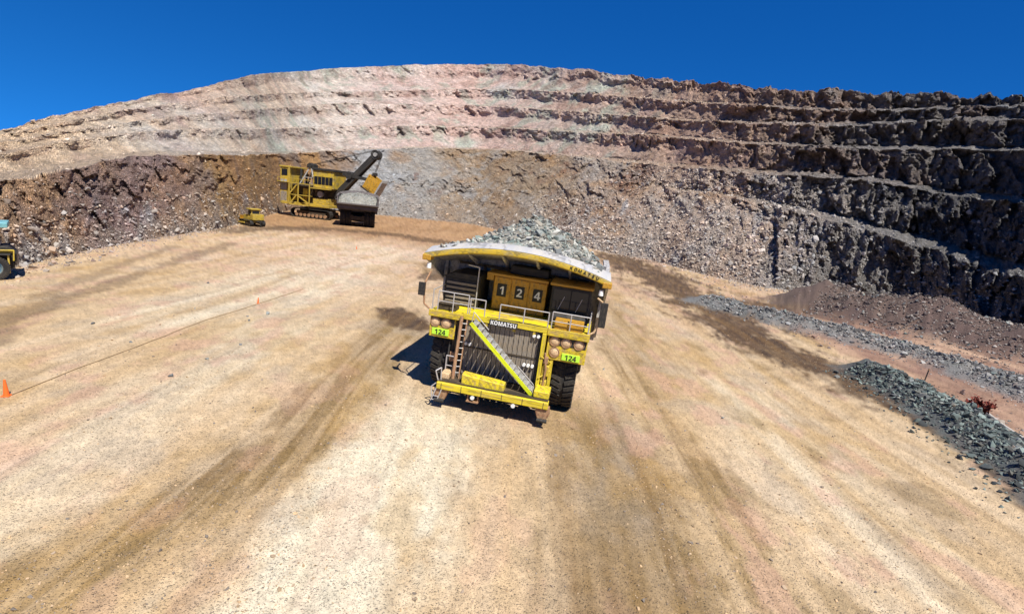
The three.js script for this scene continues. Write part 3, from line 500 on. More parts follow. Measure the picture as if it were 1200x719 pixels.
// ------------------------------------------------------------------ machine paint
const pm = (name, o) => new THREE.MeshStandardMaterial({ name, ...o });
const DUST = [.66, .56, .42];
const MT = {
  yellow: pm('yellow paint', { map: dustTex([.85, .75, .16], DUST, .85, 201), roughness: .55 }),
  sunlit: pm('yellow paint in full sun', { map: dustTex([.88, .80, .14], DUST, .75, 211), roughness: .5 }),  // same yellow, colour lifted for parts that catch the sun
  shaded: pm('amber yellow paint', { map: dustTex([.76, .56, .11], DUST, .5, 221), roughness: .55 }),  // yellow darkened to carry the shade under the canopy, reused on other parts
  oldYellow: pm('weathered yellow paint', { map: dustTex([.76, .64, .16], [.60, .54, .42], .75, 205), roughness: .7 }),
  darkBody: pm('dark dusty dump body', { map: dustTex([.36, .34, .34], [.48, .44, .42], .7, 305), roughness: .9 }),
  lime: pm('lime yellow paint', { map: dustTex([.86, .92, .08], DUST, .2, 231), roughness: .5 }),
  tan: pm('dusty brown steel', { map: dustTex([.62, .46, .34], DUST, .7, 241), roughness: .8 }),
  grey: pm('dusty grey steel', { map: dustTex([.60, .61, .62], [.72, .66, .56], .6, 251), roughness: .7 }),
  rail: pm('galvanised rail', { color: new THREE.Color().setRGB(.50, .48, .47), roughness: .45, metalness: .35 }),
  black: pm('black steel', { map: dustTex([.13, .13, .13], DUST, .22, 261), roughness: .7 }),
  grille: pm('radiator grey', { map: dustTex([.54, .51, .47], DUST, .5, 271), roughness: .75 }),
  dark: pm('dark underframe', { map: dustTex([.20, .17, .13], DUST, .4, 281), roughness: .85 }),
  tyre: pm('tyre rubber', { map: dustTex([.16, .155, .15], [.50, .44, .36], .45, 291), roughness: .95 }),
  body: pm('dump body steel', { map: dustTex([.66, .66, .67], [.76, .73, .68], .7, 301), roughness: .85 }),
  glass: pm('tinted glass', { color: new THREE.Color().setRGB(.01, .014, .022), roughness: .06, metalness: .0 }),
  white: pm('white paint', { color: new THREE.Color().setRGB(.78, .78, .76), roughness: .5 }),
  ink: pm('black lettering', { color: new THREE.Color().setRGB(.012, .012, .012), roughness: .6 }),
  plate: pm('fluorescent green plate', { color: new THREE.Color().setRGB(.50, .86, .05), roughness: .5 }),
  lens: pm('dusty lamp lens', { map: dustTex([.86, .74, .58], [.72, .58, .44], .6, 311), roughness: .35 }),
  blue: pm('blue wheel paint', { map: dustTex([.16, .36, .50], DUST, .5, 321), roughness: .6 }),
  cyan: pm('pale blue paint', { map: dustTex([.40, .70, .76], DUST, .35, 331), roughness: .5 }),
  orange: pm('orange plastic', { color: new THREE.Color().setRGB(.85, .15, .02), roughness: .6 }),
};
const font = await new FontLoader().loadAsync('fonts/droid/droid_sans_bold.typeface.json');
const text = (s, size, depth = .02) => { const g = new TextGeometry(s, { font, size, depth, curveSegments: 4, bevelEnabled: false }); g.computeBoundingBox(); const b = g.boundingBox; return g.translate(-(b.min.x + b.max.x) / 2, -(b.min.y + b.max.y) / 2, 0); };

function wheelGeos(R, W) { // axle along x
  const h = W / 2, prof = [[R * .56, -h * .80], [R * .62, -h * .94], [R * .80, -h], [R * .92, -h * .97], [R * .972, -h * .84], [R * .975, -h * .4], [R * .975, 0], [R * .975, h * .4], [R * .972, h * .84], [R * .92, h * .97], [R * .80, h], [R * .62, h * .94], [R * .56, h * .80]];
  const tyre = [new THREE.LatheGeometry(prof.map(([r, x]) => new THREE.Vector2(r, x)), 56).rotateZ(Math.PI / 2)];
  const n = 34;
  for (let i = 0; i < n; i++) for (const s of [-1, 1]) {
    const a = (i + (s > 0 ? .5 : 0)) / n * Math.PI * 2, g = new THREE.BoxGeometry(h * .86, R * .055, R * .105);
    g.rotateY(s * .35).translate(s * h * .56, R * .985, 0).rotateX(a); tyre.push(g);
    const sh = new THREE.BoxGeometry(W * .05, R * .14, R * .10).translate(s * h * .965, R * .90, 0).rotateX(a); tyre.push(sh);
  }
  const rim = [new THREE.LatheGeometry([[.02, .45], [R * .18, .45], [R * .22, .30], [R * .40, .22], [R * .46, .62], [R * .56, .80], [R * .575, .80], [R * .575, -.80], [R * .56, -.8], [R * .46, -.5], [.02, -.45]].map(([r, x]) => new THREE.Vector2(r, x * h)), 40).rotateZ(Math.PI / 2)];
  for (let i = 0; i < 16; i++) { const a = i / 16 * Math.PI * 2; for (const s of [-1, 1]) rim.push(new THREE.CylinderGeometry(R * .018, R * .018, .05, 6).rotateZ(Math.PI / 2).translate(s * h * .27, Math.cos(a) * R * .33, Math.sin(a) * R * .33)); }
  return { tyre: mergeGeometries(tyre.map(plain)), rim: mergeGeometries(rim.map(plain)) };
}
const bigWheel = wheelGeos(1.86, 1.2), midWheel = wheelGeos(.95, .62);
function addWheel(root, geo, x, y, z, mat = MT.yellow, turn = 0) {
  const w = new THREE.Group(); w.name = 'wheel'; w.position.set(x, y, z); w.rotation.y = turn; root.add(w);
  part(w, 'tyre', geo.tyre, MT.tyre); part(w, 'rim', geo.rim, mat); return w;
}
const arch = (X, top, drop, w = 4.65) => top - drop * (X / w) * (X / w);
function archSheet(rings, mat4) { // rings of [z, top, drop, half width], crosswise arcs joined into a sheet
  const n = 24, pos = [], uv = [], idx = [];
  rings.forEach(([z, top, drop, w], j) => { for (let i = 0; i <= n; i++) { const X = lerp(-w, w, i / n); pos.push(X, arch(X, top, drop, w), z); uv.push(X / 4, (z + j * .3) / 4); } });
  for (let j = 0; j < rings.length - 1; j++) for (let i = 0; i < n; i++) { const a = j * (n + 1) + i, b = a + n + 1; idx.push(a, a + 1, b, a + 1, b + 1, b); }
  const g = new THREE.BufferGeometry(); g.setAttribute('position', new THREE.Float32BufferAttribute(pos, 3)); g.setAttribute('uv', new THREE.Float32BufferAttribute(uv, 2)); g.setIndex(idx); g.computeVertexNormals(); return g;
}
function loop(pts, r = .03) { const o = []; for (let i = 0; i < pts.length - 1; i++) o.push(rod(pts[i], pts[i + 1], r)); return o; }

// truck axes: x across (as one faces the truck), y up, z towards its nose; origin on the ground below the bumper
function haulTruck(label, at, turn, number, bodyMat, fasciaMat) {
  const t = thing('haul_truck', label, 'dump truck', at, turn, 'mine haul trucks');
  // running gear
  for (const s of [-1, 1]) { addWheel(t, bigWheel, s * 3.17, 1.86, -3.75); addWheel(t, bigWheel, s * 3.35, 1.86, -10.1); addWheel(t, bigWheel, s * 2.05, 1.86, -10.1); }
  part(t, 'chassis', [box(-1.5, -1.0, 1.5, 2.6, -13.2, -1.9), box(1.0, 1.5, 1.5, 2.6, -13.2, -1.9), box(-1.0, 1.0, 1.6, 2.4, -12.8, -11.6), box(-1.0, 1.0, 1.5, 2.3, -7, -6.2), box(-2.4, 2.4, 1.5, 2.2, -4.2, -3.3), rod([-3.4, 1.86, -10.1], [3.4, 1.86, -10.1], .8, 20)], MT.dark);
  part(t, 'engine_block', [rbox(-1.25, 1.25, 1.6, 4.3, -5.6, -1.75, .08)], MT.dark);
  part(t, 'fuel_tank', [rbox(1.75, 3.2, 1.2, 2.8, -7.9, -5.9, .2)], MT.yellow);
  part(t, 'hydraulic_tank', [rbox(-3.2, -1.75, 1.2, 2.8, -7.9, -5.9, .2)], MT.yellow);
  for (const s of [-1, 1]) part(t, 'suspension_strut', [rod([s * 2.25, 1.6, -3.7], [s * 2.25, 4.2, -3.9], .27, 16), rod([s * 2.25, 1.3, -3.6], [s * 2.25, 2.2, -3.7], .35, 16)], MT.tan);
  // front bumper and its platform
  const bump = part(t, 'bumper', [rbox(-2.74, 2.74, 1.0, 1.36, -.42, 0, .05)], MT.sunlit);
  part(bump, 'bumper_backing', [box(-2.66, 2.66, .82, 1.34, -1.5, -.45)], MT.black);
  part(t, 'platform', [box(-2.7, 2.7, 1.37, 1.42, -1.45, -.12)], MT.dark);
  for (let i = 0; i < 6; i++) part(bump, 'bumper_seam', [box(-2.5 + i, -2.475 + i, 1.02, 1.34, .0, .012)], MT.dark);
  for (const s of [-1, 1]) {
    const f = part(t, 'tow_bracket', [prism([[s * 2.2, 1.02], [s * 2.78, 1.02], [s * 2.82, .72], [s * 2.62, .36], [s * 2.36, .40], [s * 2.2, .8]].sort(() => 0), -.5, -.1, .03)], MT.tan);
    part(f, 'tow_pin', [rod([s * 2.3, .42, -.05], [s * 2.78, .42, -.05], .09, 12)], MT.black);
  }
  part(t, 'battery_box', [prism([[-1.55, 1.42], [.5, 1.42], [.5, 1.72], [-1.55, 1.86]], -.78, -.2, .03)], MT.sunlit);
  part(t, 'step_box', [rbox(1.95, 2.7, 1.42, 1.76, -1.2, -.25, .05)], MT.sunlit);
  part(t, 'step_box', [rbox(-2.68, -2.25, 1.42, 1.72, -1.1, -.35, .05)], MT.lens);
  // radiator
  const gr = part(t, 'radiator_grille', [box(-2.02, 1.76, 1.43, 4.30, -1.72, -1.6)], MT.ink);
  for (let i = 0; i < 15; i++) { const X = -1.96 + i * .247; part(gr, 'slat', [box(X, X + .215, 1.45, 4.22, -1.62, -1.53)], MT.grille); }
  part(gr, 'grille_crossbar', [box(-1.98, 1.74, 2.86, 2.93, -1.55, -1.49)], MT.dark);
  part(gr, 'grille_frame', [box(-2.06, 1.80, 4.23, 4.34, -1.6, -1.46), box(1.73, 1.85, 1.43, 4.23, -1.6, -1.46), box(-2.08, -1.99, 1.43, 4.23, -1.6, -1.48)], MT.black);
  part(t, 'recess_shade', [box(-2.62, -2.12, 1.43, 4.25, -1.78, -1.62)], MT.dark);  // dark sheet in place of the shaded recess left of the radiator
  for (const [X, Y, k] of [[-1.86, 3.06, 2], [1.48, 4.06, 2], [1.18, 2.52, 3]]) for (let i = 0; i < k; i++) part(t, 'marker_lamp', [new THREE.CylinderGeometry(.075, .085, .12, 14).rotateX(Math.PI / 2).translate(X + i * .21, Y, -1.42)], MT.white);
  if (number) {
    part(t, 'maker_badge', [box(-.78, .62, 4.25, 4.55, -1.33, -1.30)], MT.black);
    part(t, 'lettering', [text('KOMATSU', .20, .02).translate(-.08, 4.40, -1.30)], MT.white);
  }
  // stair across the radiator
  const A = [-1.5, 4.42, -.42], B = [1.92, 1.38, -.42];
  const st = part(t, 'stair_stringer', [bar(A, B, .06, .17)], MT.lime);
  part(t, 'stair_stringer', [bar([A[0], A[1], -1.2], [B[0], B[1], -1.2], .05, .15)], MT.grey);
  for (let i = 0; i < 13; i++) { const k = (i + .6) / 13.4, X = lerp(A[0], B[0], k), Y = lerp(A[1], B[1], k); part(t, 'stair_tread', [box(X - .14, X + .15, Y + .01, Y + .05, -1.17, -.46)], MT.grey); }
  // upright ladder post and the little rails on the platform
  part(t, 'ladder_post', [rod([-2.12, 1.42, -.62], [-2.16, 4.45, -1.22], .085, 12), rod([-1.86, 1.42, -.75], [-1.9, 4.3, -1.3], .04, 10)], MT.tan);
  part(t, 'handrail', [...loop([[-2.7, 1.42, -.1], [-2.82, 1.9, .0], [-2.6, 2.05, -.15], [-2.58, 1.42, -.2]], .035), ...loop([[-2.62, 1.42, -.9], [-2.62, 2.45, -.9], [-2.1, 2.45, -.9], [-2.1, 1.42, -.9]], .032), rod([-2.62, 1.95, -.9], [-2.1, 1.95, -.9], .025), ...loop([[-2.75, 1.3, .02], [-2.95, 1.1, .05], [-2.9, .6, .05]], .03)], MT.rail);
  part(t, 'access_ladder', [rod([-2.95, .35, -.05], [-2.72, 1.05, -.05], .035), rod([-2.65, .35, -.05], [-2.45, 1.05, -.05], .035), rod([-2.86, .6, -.05], [-2.57, .6, -.05], .025), rod([-2.93, .4, -.05], [-2.63, .4, -.05], .025)], MT.rail);
  // frame column with pipework beside the radiator
  part(t, 'frame_column', [box(1.9, 2.08, 1.43, 4.3, -1.5, -1.15), box(2.42, 2.56, 1.5, 3.05, -1.9, -1.5)], MT.sunlit);
  part(t, 'pipework', [rod([2.18, 1.5, -1.2], [2.22, 3.9, -1.3], .05), rod([2.32, 1.5, -1.35], [2.34, 3.0, -1.4], .04), rbox(2.1, 2.45, 2.2, 2.75, -1.5, -1.2, .05), rbox(2.12, 2.4, 1.75, 2.0, -1.4, -1.1, .04), rod([1.98, 3.2, -1.1], [2.5, 2.9, -1.3], .035), rod([2.0, 2.1, -1.1], [2.5, 2.5, -1.35], .035)], MT.yellow);
  part(t, 'hose', [rod([2.24, 1.5, -1.1], [2.3, 2.6, -1.1], .045), rod([2.3, 2.6, -1.1], [2.15, 3.4, -1.15], .045), rod([2.1, 1.7, -1.05], [2.5, 1.6, -1.3], .05), rbox(2.14, 2.34, 2.85, 3.2, -1.35, -1.1, .04)], MT.tan);
  // lamp panels under the deck
  const lampPanel = (x0, x1, y0, y1, lamps, px, py) => {
    const p = part(t, 'headlamp_panel', [rbox(x0, x1, y0, y1, -1.75, -1.46, .04)], MT.yellow);
    part(p, 'panel_recess', [box(x0 + .06, x1 - .06, y1 - .42, y1 - .03, -1.458, -1.44)], MT.black);
    for (const [X, Y] of lamps) { const h = part(p, 'headlamp', [new THREE.SphereGeometry(.24, 18, 10, 0, 6.283, 0, 1.25).rotateX(Math.PI / 2).scale(1, 1, .5).translate(X, Y, -1.50)], MT.lens); part(h, 'lamp_bezel', [new THREE.TorusGeometry(.235, .03, 8, 20).translate(X, Y, -1.44)], MT.tan); }
    const pl = part(p, 'number_plate', [rbox(px - .44, px + .44, py - .17, py + .17, -1.46, -1.41, .02)], MT.plate);
    if (number) part(pl, 'lettering', [text(number, .25, .012).translate(px, py, -1.41)], MT.ink);
  };
  lampPanel(2.16, 4.08, 3.02, 4.22, [[2.5, 3.98], [3.06, 3.98], [3.68, 3.98], [2.56, 3.42]], 3.38, 3.28);
  lampPanel(-3.84, -2.5, 3.12, 4.16, [[-3.56, 3.9], [-2.98, 3.9]], -3.24, 3.42);
  part(t, 'mudguard', [box(2.2, 4.05, 4.0, 4.2, -5.6, -1.78), box(3.9, 4.05, 3.2, 4.2, -3.2, -1.78)], MT.shaded);
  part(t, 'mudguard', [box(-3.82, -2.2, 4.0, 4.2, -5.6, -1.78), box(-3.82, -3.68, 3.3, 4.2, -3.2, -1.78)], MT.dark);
  // deck
  const deck = part(t, 'deck', [box(-3.88, 4.1, 4.3, 4.46, -6.4, -1.38)], MT.sunlit);
  part(deck, 'deck_fascia', [rbox(-3.9, -2.15, 4.2, 4.52, -1.40, -1.30, .02)], MT.yellow);
  part(deck, 'deck_fascia', [rbox(2.1, 4.12, 4.24, 4.60, -1.40, -1.30, .02)], MT.yellow);
  part(deck, 'kick_plate', [box(-2.13, 2.08, 4.32, 4.58, -1.39, -1.34)], MT.sunlit);
  part(t, 'deck_locker', [rbox(2.35, 3.75, 4.47, 5.02, -2.2, -1.55, .04)], MT.shaded);
  part(t, 'air_cleaner', [rod([2.2, 4.9, -2.6], [3.9, 4.9, -2.6], .28, 16)], MT.black);
  // rails along the deck edge
  const rails = (X0, X1, top, n) => { const o = [rod([X0, top, -1.42], [X1, top, -1.42], .028), rod([X0, (top + 4.5) / 2, -1.42], [X1, (top + 4.5) / 2, -1.42], .022)]; for (let i = 0; i <= n; i++) { const X = lerp(X0, X1, i / n); o.push(rod([X, 4.46, -1.42], [X, top, -1.42], .03)); } part(t, 'deck_rail', o, MT.rail); };
  rails(-.35, 2.05, 5.32, 2); rails(2.22, 4.0, 5.4, 2); rails(-3.5, -1.95, 5.5, 2); rails(-1.85, -1.1, 5.38, 1);
  part(t, 'deck_rail', [...loop([[-3.8, 4.46, -1.5], [-3.8, 5.5, -1.5], [-3.8, 5.5, -4.4]], .03), ...loop([[4.02, 4.46, -1.5], [4.02, 5.4, -1.5], [4.02, 5.4, -3]], .03)], MT.rail);
  // control cabinet with the truck number
  const cab = part(t, 'control_cabinet', [rbox(-1.35, 1.55, 4.46, 6.3, -5.4, -4.0, .05)], MT.shaded);
  part(cab, 'cabinet_hood', [box(-1.72, 1.58, 6.3, 6.42, -5.4, -3.85), box(-1.72, -1.36, 6.02, 6.3, -4.6, -3.9)], MT.shaded);
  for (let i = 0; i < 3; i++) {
    const X = -.86 + i * .97, d = part(cab, 'cabinet_door', [rbox(X - .45, X + .45, 4.52, 6.24, -4.0, -3.95, .02)], MT.shaded);
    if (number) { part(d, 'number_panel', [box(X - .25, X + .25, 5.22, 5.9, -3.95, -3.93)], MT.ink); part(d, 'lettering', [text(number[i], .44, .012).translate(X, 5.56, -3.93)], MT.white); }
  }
  part(t, 'exhaust_duct', [rbox(-.6, 1.5, 6.45, 6.9, -6, -4.4, .08)], MT.black);
  // driver's cab, the shade under the canopy put into its black
  const dc = part(t, 'driver_cab', [rbox(1.85, 3.86, 4.46, 6.42, -5.3, -3.15, .08)], MT.black);
  part(dc, 'windscreen', [box(1.98, 2.84, 5.2, 6.25, -3.16, -3.12)], MT.glass); part(dc, 'windscreen', [box(2.9, 3.74, 5.2, 6.25, -3.16, -3.12)], MT.glass);
  part(dc, 'side_window', [box(3.85, 3.88, 5.25, 6.25, -5.0, -3.4)], MT.glass); part(dc, 'cab_roof', [rbox(1.75, 3.96, 6.42, 6.56, -5.4, -2.95, .05)], MT.shaded);
  part(dc, 'wiper', [rod([2.3, 5.2, -3.1], [2.55, 5.9, -3.1], .015), rod([3.2, 5.2, -3.1], [3.45, 5.9, -3.1], .015)], MT.rail);
  // retard grid house on the other side
  const gh = part(t, 'grid_house', [rbox(-3.85, -1.95, 4.46, 5.95, -5.8, -3.3, .06)], MT.black);
  for (let i = 0; i < 5; i++) part(gh, 'louvre', [box(-3.7, -2.1, 4.62 + i * .25, 4.74 + i * .25, -3.3, -3.22)], MT.grille);
  part(gh, 'grid_roof', [prism([[-3.95, 5.95], [-1.9, 5.95], [-1.9, 6.22], [-3.3, 6.22]], -5.9, -3.2)], MT.black);
  part(t, 'grab_rail', loop([[-2.0, 4.46, -3.1], [-2.0, 6.7, -3.1], [-2.6, 6.75, -3.1]], .035), MT.rail);
  // hoses, boxes and cabling that crowd the nose
  part(t, 'hose', [rod([-2.5, 1.5, -1.5], [-2.35, 2.7, -1.5], .06), rod([-2.35, 2.7, -1.5], [-2.55, 3.8, -1.55], .06), rod([-2.7, 1.45, -1.3], [-2.75, 2.9, -1.7], .05)], MT.black);
  part(t, 'valve_box', [rbox(-2.62, -2.3, 2.0, 2.5, -1.6, -1.4, .03)], MT.tan);
  for (let i = 0; i < 9; i++) part(t, 'ladder_rung', [rod([-2.12, 1.72 + i * .3, -.68 - i * .058], [-1.88, 1.72 + i * .3, -.8 - i * .055], .022, 6)], MT.rail);
  part(t, 'stair_rail', [...loop([[A[0] + .05, A[1] + .02, -.42], [A[0] + .1, A[1] + .55, -.42], [A[0] + .9, A[1] - .18, -.42]], .022), ...loop([[B[0] - .9, B[1] + 1.35, -.42], [B[0] - .05, B[1] + .6, -.42], [B[0] - .02, B[1], -.42]], .022)], MT.rail);
  for (const X of [-1.0, .4, 1.4]) part(t, 'deck_bracket', [box(X, X + .12, 4.1, 4.33, -1.5, -1.38)], MT.yellow);
  part(t, 'deck_cable', [rod([-1.0, 4.52, -1.6], [.6, 4.52, -1.75], .04, 6), rod([.6, 4.52, -1.75], [2.1, 4.52, -1.6], .04, 6), rod([1.9, 4.5, -1.55], [1.95, 4.1, -1.36], .05, 6)], MT.black);
  part(t, 'tool_box', [rbox(-3.6, -2.7, 4.47, 4.82, -2.6, -1.8, .03)], MT.dark);
  part(t, 'bumper_step', [box(-1.2, -.6, .62, .68, -.4, -.05), box(-1.18, -1.12, .66, 1.0, -.3, -.15), box(-.68, -.62, .66, 1.0, -.3, -.15)], MT.tan);
  for (const X of [-.9, 1.1]) part(t, 'fog_lamp', [new THREE.CylinderGeometry(.1, .1, .12, 14).rotateX(Math.PI / 2).translate(X, .88, -.06)], MT.white);
  // mirrors on arms
  for (const s of [-1, 1]) { const c = s > 0 ? [4.55, 5.62] : [-4.42, 5.45], hh = s > 0 ? .60 : .33; part(t, 'mirror_arm', loop([[s * 3.95, 4.5, -1.5], [s * 4.25, 4.7, -1.5], [c[0] - s * .12, c[1] - hh + .1, -1.52], [c[0] - s * .12, c[1] + hh, -1.52], [s * 4.2, 6.3, -1.9]], .05), s > 0 ? MT.lens : MT.tan); const m = part(t, 'mirror', [rbox(c[0] - .17, c[0] + .17, c[1] - hh, c[1] + hh, -1.5, -1.38, .03)], MT.black); part(m, 'mirror_glass', [box(c[0] - .13, c[0] + .13, c[1] - hh + .05, c[1] + hh - .05, -1.505, -1.5)], MT.glass); }
  for (const s of [-1, 1]) part(t, 'beacon_lamp', [new THREE.CylinderGeometry(.1, .12, .26, 12).translate(s * 4.35 - .05, 6.55, -2.15)], MT.white);
  // dump body: canopy, side walls, floor
  const db = part(t, 'dump_body', (() => {
    const o = [];
    for (const s of [-1, 1]) {
      o.push(sidePrism([[-5.2, 4.7], [-5.2, 7.05], [-9, 7.15], [-15.0, 6.75], [-15.4, 5.2], [-13, 4.4], [-7, 3.1], [-6.2, 3.4]], s > 0 ? 4.32 : -4.5, s > 0 ? 4.5 : -4.32));
      for (let i = 0; i < 7; i++) o.push(box(s > 0 ? 4.5 : -4.66, s > 0 ? 4.66 : -4.5, 4.5 + i * .05, 7.0, -6.5 - i * 1.3, -6.2 - i * 1.3));
      o.push(bar([s * 4.45, 7.1, -5], [s * 4.45, 7.18, -9], .34, .24), bar([s * 4.45, 7.18, -9], [s * 4.45, 6.78, -15.1], .34, .24));
    }
    o.push(sidePrism([[-5.2, 7.5], [-5.45, 7.5], [-6.9, 3.35], [-13, 4.65], [-15.5, 5.4], [-15.5, 5.1], [-13, 4.35], [-6.7, 3.0]], -4.4, 4.4));
    for (let i = 0; i < 6; i++) o.push(box(-4.4, 4.4, 3.0 + i * .22, 3.5 + i * .26, -8.2 - i * 1.3, -7.9 - i * 1.3));
    return o;
  })(), bodyMat);
  part(db, 'canopy_roof', [archSheet([[-2.02, 7.93, .76, 4.66], [-2.35, 8.02, .74, 4.66], [-3.0, 8.12, .68, 4.62], [-3.8, 8.02, .62, 4.6], [-5.4, 7.55, .4, 4.6], [-6.2, 7.3, .3, 4.6]])], bodyMat, 'grey dusty roof of the canopy');
  part(db, 'canopy_lip', [archSheet([[-2.04, 7.92, .76, 4.68], [-1.99, 7.86, .76, 4.70], [-1.98, 7.68, .76, 4.70], [-2.0, 7.63, .76, 4.68], [-2.2, 7.62, .76, 4.66]])], fasciaMat);
  part(db, 'canopy_underside', [archSheet([[-2.2, 7.61, .76, 4.66], [-3.6, 7.5, .70, 4.6], [-5.3, 7.0, .55, 4.55]])], bodyMat);
  for (const s of [-1, 1]) part(db, 'canopy_gusset', [sidePrism([[-2.03, 6.93], [-2.03, 7.18], [-3.4, 7.45], [-5.4, 7.2], [-5.4, 5.4]], s > 0 ? 4.5 : -4.62, s > 0 ? 4.62 : -4.5)], bodyMat);
  for (const X of [-2.6, -.9, .9, 2.6]) part(db, 'canopy_rib', [sidePrism([[-2.9, arch(X, 7.53, .76)], [-5.3, arch(X, 6.95, .5)], [-5.3, arch(X, 6.6, .5)], [-3.2, arch(X, 7.42, .76)]], X - .06, X + .06)], bodyMat);
  for (const s of [-1, 1]) part(db, 'corner_plate', [rbox(s > 0 ? 4.3 : -4.74, s > 0 ? 4.74 : -4.3, 6.82, 7.1, -2.5, -1.95, .04)], MT.shaded);
  part(t, 'cross_frame', [box(-3.6, 3.6, 6.5, 6.62, -5.15, -5.0), box(-2.2, -2.05, 4.46, 6.6, -5.15, -5.0), box(1.62, 1.76, 4.46, 6.6, -5.15, -5.0)], MT.dark);
  if (number) { let X = 2.72; for (const ch of 'KOMATSU') { const s = Math.atan(-2 * .76 * X / (4.68 * 4.68)); part(db, 'lettering', [text(ch, .165, .012).rotateZ(s).translate(X, arch(X, 7.80, .76, 4.68), -1.975)], MT.ink); X += ch === 'M' ? .24 : .21; } }
  return t;
}
haulTruck('yellow haul truck numbered 124 driving loaded with rock along the haul road', TRUCK_AT, TRUCK_TURN, '124', MT.body, MT.oldYellow).rotation.z = -TRUCK_LEAN;
const T2 = [-41.7, 0, -132.6];
haulTruck('grey bodied haul truck standing tail out under the shovel', [T2[0], groundH(T2[0], T2[2]), T2[2]], Math.PI + .28, null, MT.darkBody, MT.oldYellow);

// the loads
function load(name, label, at, turn, height, smallN, bigN, sz, front) {
  const o = thing(name, label, 'rock load', [at[0], at[1], at[2]], turn, 'rock heaped in the truck bodies');
  const zc = -8.6, H = (X, Z) => { const k = 1 - Math.sqrt((X / 5.1) ** 2 + ((Z - zc) / 6.6) ** 2); return 6.78 + height * Math.max(-.05, k) + .22 * N(X * .8, 5, Z * .8) - .5 * ss(3.6, 4.4, Math.abs(X)) - 1.35 * ss(-12.2, -15, Z); };
  const nx = 48, nz = 60, pos = [], uv = [], idx = [], zA = front, zB = -15.0;
  for (let j = 0; j <= nz; j++) for (let i = 0; i <= nx; i++) { const X = lerp(-4.25, 4.25, i / nx), Z = lerp(zA, zB, j / nz); pos.push(X, j === nz ? 5.3 : Z > -5.3 ? Math.max(H(X, Z), arch(X, 8.0, .65) - .2) : H(X, Z), Z); uv.push(X / 20, Z / 20); }
  for (let j = 0; j < nz; j++) for (let i = 0; i < nx; i++) { const a = j * (nx + 1) + i, b = a + nx + 1; idx.push(a, a + 1, b, a + 1, b + 1, b); }
  const g = new THREE.BufferGeometry(); g.setAttribute('position', new THREE.Float32BufferAttribute(pos, 3)); g.setAttribute('uv', new THREE.Float32BufferAttribute(uv, 2)); g.setIndex(idx); g.computeVertexNormals();
  part(o, 'rock_heap', g, pm('ore fines', { color: new THREE.Color().setRGB(...lin(150, 148, 140)), map: rockTex, roughness: 1, side: THREE.DoubleSide }));
  const spot = () => { const X = rr(-4.1, 4.1), Z = rr(zA - .1 + (bigN ? .65 * ss(2.4, 3.4, Math.abs(X)) : 0), zB + .3); let y = H(X, Z); if (Z > -5.3) y = Math.max(y, arch(X, 8.0, .65) - .05); return [X, y, Z]; };
  for (let i = 0; i < bigN; i++) { const [X, y, Z] = spot(), s = sz * rr(.75, 1.35); const m = part(o, 'rock', rockGeos[i % 4], rockTones[Math.floor(rnd() * 7)]); m.position.set(X, y + s * .12, Z); m.rotation.set(rr(-.8, .8), rr(0, 6), rr(-.8, .8)); m.scale.set(s * rr(.8, 1.4), s * rr(.8, 1.1), s); }
  const list = []; for (let i = 0; i < smallN; i++) { const [X, y, Z] = spot(), s = sz * .36 * Math.pow(rnd(), -.35); if (s > sz * 1.1) continue; const c = [[150, 154, 148], [120, 130, 124], [172, 172, 162], [92, 94, 92], [140, 134, 122]][Math.floor(rnd() * 5)]; list.push([X, y + s * .1, Z, s, ...shade(lin(...c), rr(.65, 1.2))]); }
  rockField(o, '', list);
  return o;
}
seed = 4242;
load('rock_load', 'tall heap of grey broken rock in the truck numbered 124', TRUCK_AT, TRUCK_TURN, 2.7, 3600, 170, .46, -3.0).rotation.z = -TRUCK_LEAN;
load('rock_load', 'low smooth heap of pale grey rock in the truck under the shovel', [T2[0], groundH(T2[0], T2[2]), T2[2]], Math.PI + .28, .95, 1500, 0, .3, -5.6);
